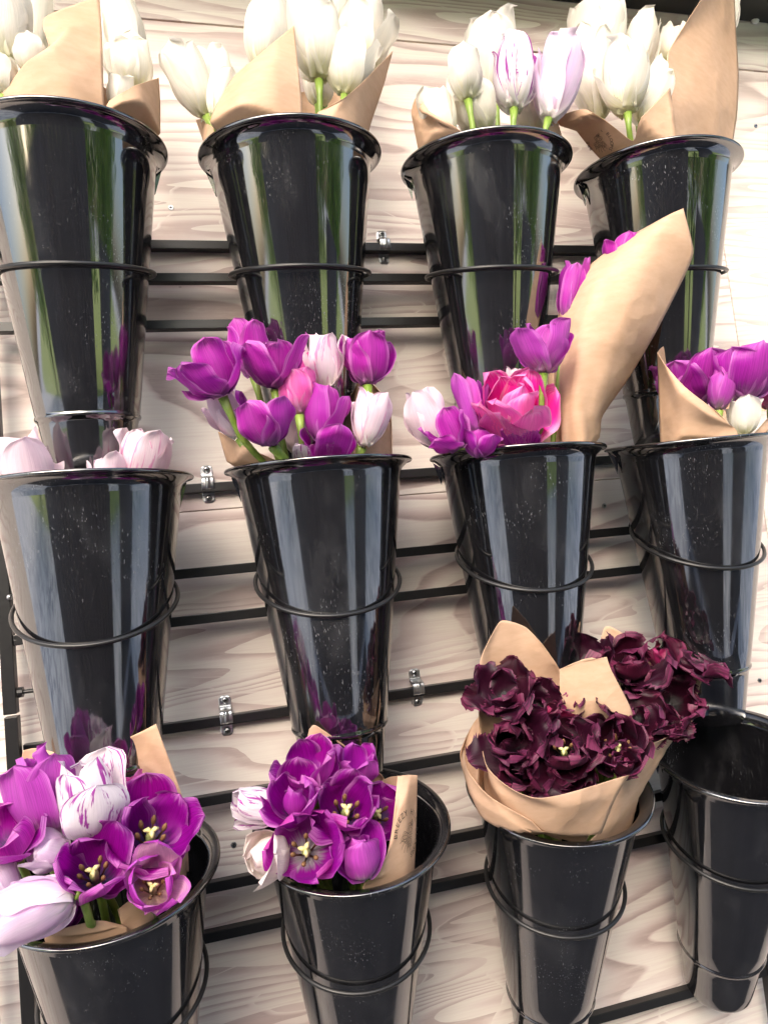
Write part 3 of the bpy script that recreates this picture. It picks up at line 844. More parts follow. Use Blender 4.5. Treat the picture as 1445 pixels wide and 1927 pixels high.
FLOWERS = [
('white', (0, 0), (-0.0346, -0.1892, 0.4811), (-0.0334, -0.1892, 0.5515), 0.0336, 0.12, 0.2, 'creamy white tulip cut by the photo edge left of the tall kraft fold'),
('white', (0, 0), (-0.0235, -0.1392, 0.5205), (-0.0169, -0.1392, 0.6031), 0.0376, 0.1, 0.9, 'shaded white tulip just left of the tall kraft fold, above the small one'),
('white', (0, 0), (-0.0164, -0.1992, 0.4612), (-0.0122, -0.1992, 0.4921), 0.0267, 0.1, 0.4, 'small white tulip peeking over the paper left of the tall fold'),
('white', (0, 0), (-0.0404, -0.1942, 0.4445), (-0.037, -0.1942, 0.4771), 0.0211, 0.1, 0.7, 'white tulip low beside the paper at the left photo edge'),
('white', (0, 0), (0.0577, -0.1092, 0.5195), (0.0571, -0.1092, 0.6168), 0.0501, 0.1, 0.5, 'largest white tulip right of the tall kraft fold'),
('white', (0, 0), (0.0652, -0.1492, 0.485), (0.0663, -0.1492, 0.5421), 0.0421, 0.1, 0.1, 'white tulip in front of the largest one right of the tall fold'),
('white', (0, 0), (0.0525, -0.1842, 0.439), (0.0541, -0.1842, 0.4766), 0.029, 0.12, 0.3, 'lowest white tulip just above the paper right of the tall fold'),
('white', (0, 1), (0.131, -0.1592, 0.4604), (0.1016, -0.1592, 0.5306), 0.0494, 0.16, 0.75, 'large white tulip leaning left outside the wrap toward the first bucket'),
('white', (0, 1), (0.1482, -0.1192, 0.4952), (0.1463, -0.1192, 0.5585), 0.0407, 0.14, 0.2, 'white tulip behind the leaning one, left of the kraft wrap'),
('white', (0, 1), (0.1367, -0.1792, 0.4459), (0.152, -0.1692, 0.4973), 0.0243, 0.1, 0.5, 'slim white tulip hugging the left edge of the second kraft wrap'),
('white', (0, 1), (0.1983, -0.1192, 0.5382), (0.211, -0.1192, 0.6168), 0.0485, 0.1, 0.6, 'white tulip rising behind the tip of the left kraft flap'),
('white', (0, 1), (0.2143, -0.0992, 0.6029), (0.2251, -0.0992, 0.6765), 0.0468, 0.1, 0.2, 'white tulip at the top photo edge above the left kraft flap'),
('white', (0, 1), (0.2414, -0.1792, 0.491), (0.2421, -0.1842, 0.5769), 0.0482, 0.14, 0.5, 'big white tulip at the centre of the second bucket with green stem showing'),
('white', (0, 1), (0.3069, -0.1292, 0.5488), (0.3113, -0.1292, 0.6247), 0.06, 0.18, 0.95, 'broad white tulip at the right of the second bucket'),
('white', (0, 1), (0.2652, -0.1842, 0.4724), (0.2842, -0.1842, 0.5311), 0.0442, 0.16, 0.3, 'white tulip tucked behind the right kraft flap of the second bucket'),
('white', (0, 1), (0.2788, -0.0942, 0.6064), (0.2925, -0.0942, 0.6823), 0.0541, 0.1, 0.7, 'white tulip behind the central one at the top photo edge'),
('white', (0, 1), (0.252, -0.1192, 0.5071), (0.2561, -0.1192, 0.5487), 0.0331, 0.1, 0.1, 'shaded white tulip low behind the stems of the second bucket'),
('white', (0, 2), (0.3689, -0.1692, 0.4375), (0.3627, -0.1692, 0.4932), 0.0419, 0.14, 0.3, 'white tulip half hidden in the paper at the left of the third bucket'),
('white', (0, 2), (0.3916, -0.1892, 0.4727), (0.3885, -0.1892, 0.5235), 0.038, 0.1, 0.85, 'small round ivory tulip at the front left of the third bucket'),
('white', (0, 2), (0.4576, -0.1192, 0.5241), (0.4587, -0.1192, 0.6261), 0.0586, 0.12, 0.55, 'tallest white tulip of the third bucket, behind the striped one'),
('white', (0, 2), (0.4131, -0.1692, 0.4515), (0.4039, -0.1692, 0.5032), 0.0492, 0.12, 0.2, 'white tulip low between the ivory and the striped tulip'),
('flame', (0, 2), (0.4391, -0.1942, 0.4625), (0.4565, -0.1892, 0.5459), 0.0453, 0.12, 0.5, 'white tulip with bold purple flames in the third bucket'),
('lilacwhite', (0, 2), (0.477, -0.1942, 0.4537), (0.5156, -0.1892, 0.5439), 0.0493, 0.16, 0.4, 'white tulip flushed mauve, right of the flamed one'),
('white', (0, 2), (0.4802, -0.1492, 0.4621), (0.4871, -0.1492, 0.5137), 0.0423, 0.1, 0.5, 'white tulip low between the two purple marked tulips'),
('white', (0, 3), (0.6, -0.1092, 0.5747), (0.6191, -0.1092, 0.6752), 0.0674, 0.16, 0.5, 'tallest white tulip at the back of the fourth bucket'),
('white', (0, 3), (0.5611, -0.1592, 0.4812), (0.566, -0.1392, 0.6038), 0.0533, 0.18, 0.15, 'white tulip at the left of the fourth bucket, behind the mauve one'),
('white', (0, 3), (0.5715, -0.1942, 0.4659), (0.58, -0.1892, 0.5532), 0.0518, 0.14, 0.52, 'front white tulip of the fourth bucket above two green stems'),
('white', (0, 3), (0.6491, -0.1192, 0.5744), (0.6678, -0.1192, 0.6477), 0.0455, 0.12, 0.1, 'white tulip in the middle back of the fourth bucket'),
('white', (0, 3), (0.5999, -0.1792, 0.4674), (0.6411, -0.1742, 0.5434), 0.0404, 0.2, 0.8, 'white tulip leaning right behind the front paper of the fourth bucket'),
('white', (0, 3), (0.7026, -0.1042, 0.6018), (0.7363, -0.1042, 0.6567), 0.035, 0.1, 0.3, 'white tulip half hidden left of the tall kraft corner'),
('white', (0, 3), (0.8365, -0.0692, 0.6825), (0.8579, -0.0692, 0.7566), 0.032, 0.1, 0.3, 'white tulip peeking out right of the tall kraft corner'),
('palepink', (1, 0), (-0.0458, -0.1444, 0.0895), (-0.0555, -0.1522, 0.1619), 0.0524, 0.12, 0.5, 'large pale pink tulip at the left photo edge in the middle row'),
('palepink', (1, 0), (0.0181, -0.16, 0.0968), (0.0201, -0.16, 0.134), 0.0292, 0.2, 0.2, 'short pink tulip just showing over the rim, left of the white one'),
('pinkwhite', (1, 0), (0.0423, -0.1444, 0.0972), (0.0546, -0.1522, 0.1571), 0.0418, 0.16, 0.5, 'white tulip with a pink line near the right rim of its bucket'),
('purple', (1, 1), (0.1209, -0.2146, 0.1672), (0.1043, -0.2263, 0.2122), 0.0594, 0.62, 0.15, 'open purple tulip reaching far left over the rim'),
('purple', (1, 1), (0.1541, -0.16, 0.2003), (0.1458, -0.16, 0.2544), 0.0372, 0.2, 0.5, 'purple tulip behind and between the two open ones at the top'),
('purple', (1, 1), (0.1684, -0.199, 0.1764), (0.1691, -0.2068, 0.2235), 0.0502, 0.55, 0.6, 'open purple tulip at the top centre of its bouquet'),
('pinkwhite', (1, 1), (0.2209, -0.1756, 0.181), (0.2172, -0.1756, 0.237), 0.0422, 0.1, 0.35, 'pink and white streaked tulip at the top right of its bouquet'),
('purple', (1, 1), (0.2574, -0.1834, 0.1815), (0.2618, -0.1834, 0.2333), 0.0474, 0.34, 0.4, 'purple tulip alone at the upper right of its bouquet'),
('purple', (1, 1), (0.1566, -0.2224, 0.1201), (0.1527, -0.2263, 0.1701), 0.0416, 0.5, 0.5, 'purple cup at the front centre with its stem going into the bucket'),
('hotpink', (1, 1), (0.1876, -0.199, 0.1522), (0.189, -0.199, 0.1933), 0.0306, 0.2, 0.5, 'small hot pink tulip at the middle of the purple bouquet'),
('purple', (1, 1), (0.2051, -0.2029, 0.1251), (0.2144, -0.2029, 0.1804), 0.0382, 0.14, 0.6, 'closed purple tulip right of the small hot pink one'),
('pinkwhite', (1, 1), (0.2436, -0.2068, 0.1182), (0.2565, -0.2029, 0.1759), 0.0396, 0.1, 0.2, 'pink and white tulip inside the right paper flap'),
('palepink', (1, 1), (0.1344, -0.1756, 0.1388), (0.1181, -0.1756, 0.182), 0.0347, 0.12, 0.7, 'pale pink tulip at the left behind a long green stem'),
('purple', (1, 1), (0.2051, -0.2107, 0.0949), (0.2125, -0.2107, 0.1356), 0.0413, 0.3, 0.1, 'lowest purple tulip just above the rim'),
('flame', (1, 1), (0.1813, -0.2068, 0.101), (0.1853, -0.2068, 0.1235), 0.0196, 0.1, 0.1, 'tiny striped white bloom beside the lowest purple tulip'),
('palepink', (1, 1), (0.1894, -0.1522, 0.1263), (0.1912, -0.1522, 0.1678), 0.0326, 0.1, 0.1, 'shaded pale tulip behind the stems at the middle of the bouquet'),
('hotpink', (1, 1), (0.2087, -0.1522, 0.1934), (0.206, -0.1522, 0.2201), 0.0259, 0.2, 0.1, 'hot pink tulip behind the streaked pink and white one'),
('palepink', (1, 2), (0.32, -0.1834, 0.1186), (0.3063, -0.1834, 0.1766), 0.0388, 0.1, 0.3, 'pale pink tulip leaning left over the rim'),
('purple', (1, 2), (0.3311, -0.2068, 0.1092), (0.3133, -0.2107, 0.1464), 0.0414, 0.35, 0.45, 'dark purple tulip leaning left over the rim next to the pale one'),
('lilac', (1, 2), (0.3573, -0.1912, 0.118), (0.3547, -0.1912, 0.1863), 0.0338, 0.16, 0.2, 'tall lilac purple tulip left of the hot pink bloom'),
('hotpink', (1, 2), (0.3978, -0.1834, 0.1173), (0.3855, -0.2302, 0.1703), 0.0701, 0.55, 0.52, 'large open hot pink tulip with many petals'),
('pinkwhite', (1, 2), (0.4224, -0.1522, 0.1675), (0.4258, -0.1522, 0.2027), 0.0255, 0.2, 0.5, 'small white and pink tulip behind the large hot pink one'),
('lilac', (1, 2), (0.4233, -0.2146, 0.1779), (0.4317, -0.2185, 0.229), 0.0532, 0.4, 0.22, 'single lilac purple tulip standing before the tall paper cone'),
('purple', (1, 2), (0.483, -0.1678, 0.2478), (0.5036, -0.1678, 0.3143), 0.027, 0.2, 0.2, 'purple tulip peeking out left of the tall paper cone'),
('purple', (1, 2), (0.542, -0.1834, 0.2932), (0.5569, -0.1873, 0.3326), 0.0371, 0.3, 0.5, 'purple tulip peeking over the upper edge of the tall paper cone'),
('purple', (1, 2), (0.3512, -0.2107, 0.1001), (0.3529, -0.2146, 0.1264), 0.0306, 0.3, 0.5, 'low purple bloom at the rim below the hot pink one'),
('purple', (1, 2), (0.39, -0.213, 0.0963), (0.3949, -0.2162, 0.1239), 0.037, 0.35, 0.1, 'low purple bloom at the rim right of the other low one'),
('purple', (1, 3), (0.6305, -0.1522, 0.1491), (0.6247, -0.16, 0.2074), 0.066, 0.45, 0.45, 'open purple tulip just above the diagonal paper edge at the right'),
('lilac', (1, 3), (0.6299, -0.1951, 0.137), (0.637, -0.199, 0.1815), 0.0291, 0.1, 0.5, 'magenta petalled tulip drooping between the two purple ones at the right'),
('purple', (1, 3), (0.6613, -0.199, 0.1461), (0.6647, -0.2029, 0.1991), 0.0631, 0.3, 0.4, 'large purple tulip above the white one at the right photo edge'),
('white', (1, 3), (0.6519, -0.199, 0.1076), (0.6584, -0.2029, 0.1486), 0.0324, 0.35, 0.3, 'cream tulip low at the right photo edge'),
('hotpink', (1, 3), (0.7136, -0.1756, 0.1381), (0.7178, -0.1756, 0.1694), 0.0318, 0.2, 0.3, 'hot pink tulip cut by the right photo edge'),
('lilac', (2, 0), (-0.0403, -0.1926, -0.1724), (-0.0433, -0.1926, -0.103), 0.0513, 0.16, 0.35, 'tall magenta tulip at the upper left of the lower left bucket'),
('flame', (2, 0), (-0.0047, -0.2082, -0.1778), (-0.0076, -0.2082, -0.1145), 0.0506, 0.2, 0.5, 'large white tulip with purple flames among purple ones at lower left'),
('purple', (2, 0), (0.0343, -0.1965, -0.1949), (0.0422, -0.2277, -0.1616), 0.0577, 0.62, 0.3, 'dark open purple tulip at the right of the lower left bouquet showing stamens'),
('purple', (2, 0), (-0.004, -0.216, -0.2089), (-0.0021, -0.255, -0.1749), 0.0464, 0.56, 0.5, 'dark open purple tulip at the centre of the lower left bouquet showing stamens'),
('purplecream', (2, 0), (0.0375, -0.2238, -0.2221), (0.0399, -0.2628, -0.1958), 0.041, 0.34, 0.2, 'purple tulip with cream heart facing the viewer, near the right rim'),
('lilacwhite', (2, 0), (-0.0277, -0.2043, -0.1911), (-0.0491, -0.2121, -0.1718), 0.0326, 0.1, 0.3, 'small white and lilac bud left of the central open tulip'),
('lilacwhite', (2, 0), (-0.0151, -0.2472, -0.2039), (-0.0663, -0.2472, -0.2121), 0.0437, 0.12, 0.3, 'big pale lilac tulip pointing down left over the rim'),
('purple', (2, 0), (-0.0633, -0.2004, -0.1792), (-0.0648, -0.2238, -0.1498), 0.0449, 0.55, 0.2, 'dark open purple tulip cut by the left photo edge'),
('lilacwhite', (2, 0), (-0.0649, -0.2082, -0.2151), (-0.0754, -0.2082, -0.1782), 0.024, 0.1, 0.3, 'lilac tulip at the left photo edge below the dark open one'),
('hotpink', (2, 0), (0.0201, -0.1692, -0.1752), (0.0174, -0.1692, -0.1399), 0.0214, 0.2, 0.3, 'red pink tulip half hidden behind the flamed white one'),
('lilac', (2, 0), (-0.0335, -0.2121, -0.2355), (-0.0168, -0.216, -0.2196), 0.0217, 0.1, 0.2, 'small magenta tulip below the central open one'),
('purple', (2, 1), (0.1724, -0.1731, -0.1774), (0.1681, -0.1926, -0.136), 0.0539, 0.5, 0.5, 'open purple tulip at the top of its bouquet in the lower row'),
('lilac', (2, 1), (0.2119, -0.1692, -0.1861), (0.2142, -0.1809, -0.1501), 0.0334, 0.3, 0.1, 'lilac purple tulip at the upper right of its bouquet in the lower row'),
('purple', (2, 1), (0.1952, -0.1848, -0.2065), (0.1948, -0.2277, -0.1752), 0.0549, 0.52, 0.55, 'open purple tulip showing yellow stamens at the right centre of its bouquet'),
('purplepink', (2, 1), (0.1586, -0.2004, -0.224), (0.1513, -0.2472, -0.1996), 0.0627, 0.6, 0.3, 'widest open purple tulip at the front with a pink outer petal'),
('purple', (2, 1), (0.1554, -0.1926, -0.1918), (0.1492, -0.2238, -0.1625), 0.0442, 0.5, 0.2, 'open purple tulip above the widest one at the left'),
('flame', (2, 1), (0.1411, -0.1848, -0.1888), (0.1019, -0.1926, -0.1727), 0.0378, 0.16, 0.5, 'white tulip with purple streaks sticking out left of its bouquet'),
('cream', (2, 1), (0.1408, -0.1926, -0.2232), (0.1106, -0.2082, -0.2147), 0.0466, 0.24, 0.3, 'cream tulip with pink veins at the lower left of its bouquet'),
('lilac', (2, 1), (0.201, -0.2238, -0.2435), (0.1963, -0.2277, -0.2034), 0.0383, 0.24, 0.45, 'lilac pink tulip at the lower right beside the printed paper'),
('purple', (2, 1), (0.2246, -0.1692, -0.2164), (0.2295, -0.1926, -0.2004), 0.0435, 0.5, 0.1, 'shaded dark purple tulip between the bouquet and the printed paper'),
('dark', (2, 2), (0.3582, -0.1848, -0.128), (0.3449, -0.2082, -0.1038), 0.051, 0.62, 0.1, 'frilled burgundy tulip at the upper left of the front bouquet'),
('dark', (2, 2), (0.3861, -0.1887, -0.1423), (0.3749, -0.216, -0.1193), 0.0412, 0.6, 0.4, 'frilled burgundy tulip with glossy plum petals at the middle top of the front bouquet'),
('darkpink', (2, 2), (0.4097, -0.1809, -0.1529), (0.4103, -0.1926, -0.1204), 0.0395, 0.4, 0.5, 'burgundy tulip with a pinkish outer petal by the folded paper'),
('dark', (2, 2), (0.3535, -0.1965, -0.1661), (0.3379, -0.2316, -0.1431), 0.0579, 0.58, 0.5, 'wide frilled burgundy cup at the left of the front bouquet'),
('dark', (2, 2), (0.4009, -0.2043, -0.183), (0.3838, -0.2394, -0.1577), 0.06, 0.62, 0.2, 'frilled burgundy tulip at the heart of the front bouquet'),
('dark', (2, 2), (0.4527, -0.2082, -0.1905), (0.4367, -0.2394, -0.1604), 0.0542, 0.5, 0.5, 'smooth burgundy cup with pale pistil at the right of the front bouquet'),
('dark', (2, 2), (0.4029, -0.1926, -0.2058), (0.3856, -0.2277, -0.1815), 0.0464, 0.6, 0.5, 'frilled burgundy tulip lowest in the front bouquet'),
('dark', (2, 2), (0.3647, -0.1965, -0.1937), (0.3479, -0.2277, -0.1726), 0.04, 0.55, 0.3, 'frilled burgundy tulip at the lower left along the paper edge'),
('dark', (2, 2), (0.4513, -0.1848, -0.1575), (0.4208, -0.2238, -0.157), 0.0349, 0.5, 0.3, 'small burgundy tulip under the fold of the paper'),
('dark', (2, 2), (0.4433, -0.2238, -0.1956), (0.4393, -0.2511, -0.1787), 0.0312, 0.4, 0.3, 'burgundy tulip spilling over the right paper edge'),
('dark', (2, 2), (0.4649, -0.1536, -0.1155), (0.4501, -0.1653, -0.0891), 0.0527, 0.6, 0.3, 'frilled burgundy tulip at the far left of the rear bouquet'),
('dark', (2, 2), (0.5073, -0.1614, -0.1268), (0.4946, -0.1848, -0.0954), 0.0589, 0.5, 0.5, 'burgundy cup at the top of the rear bouquet'),
('darkpink', (2, 2), (0.5435, -0.1614, -0.1273), (0.5556, -0.1614, -0.0992), 0.0276, 0.3, 0.5, 'burgundy tulip with one bright pink petal in the rear bouquet'),
('dark', (2, 2), (0.5654, -0.1692, -0.1294), (0.5786, -0.1809, -0.103), 0.0656, 0.66, 0.1, 'burgundy star shaped tulip reaching far right'),
('dark', (2, 2), (0.542, -0.1692, -0.1649), (0.527, -0.2043, -0.1381), 0.0518, 0.5, 0.3, 'frilled burgundy cup at the right of the rear bouquet'),
('dark', (2, 2), (0.5153, -0.1614, -0.1472), (0.5108, -0.1809, -0.1241), 0.0451, 0.6, 0.2, 'burgundy tulip at the middle of the rear bouquet'),
('dark', (2, 2), (0.5214, -0.1809, -0.1799), (0.5177, -0.2004, -0.1617), 0.0386, 0.55, 0.2, 'burgundy tulip lowest in the rear bouquet above the paper'),
('dark', (2, 2), (0.4861, -0.1926, -0.1644), (0.4784, -0.216, -0.1515), 0.0435, 0.55, 0.4, 'shaded burgundy tulip between the two bouquets')]
for i, f in enumerate(FLOWERS):
    tulip(i, *f)

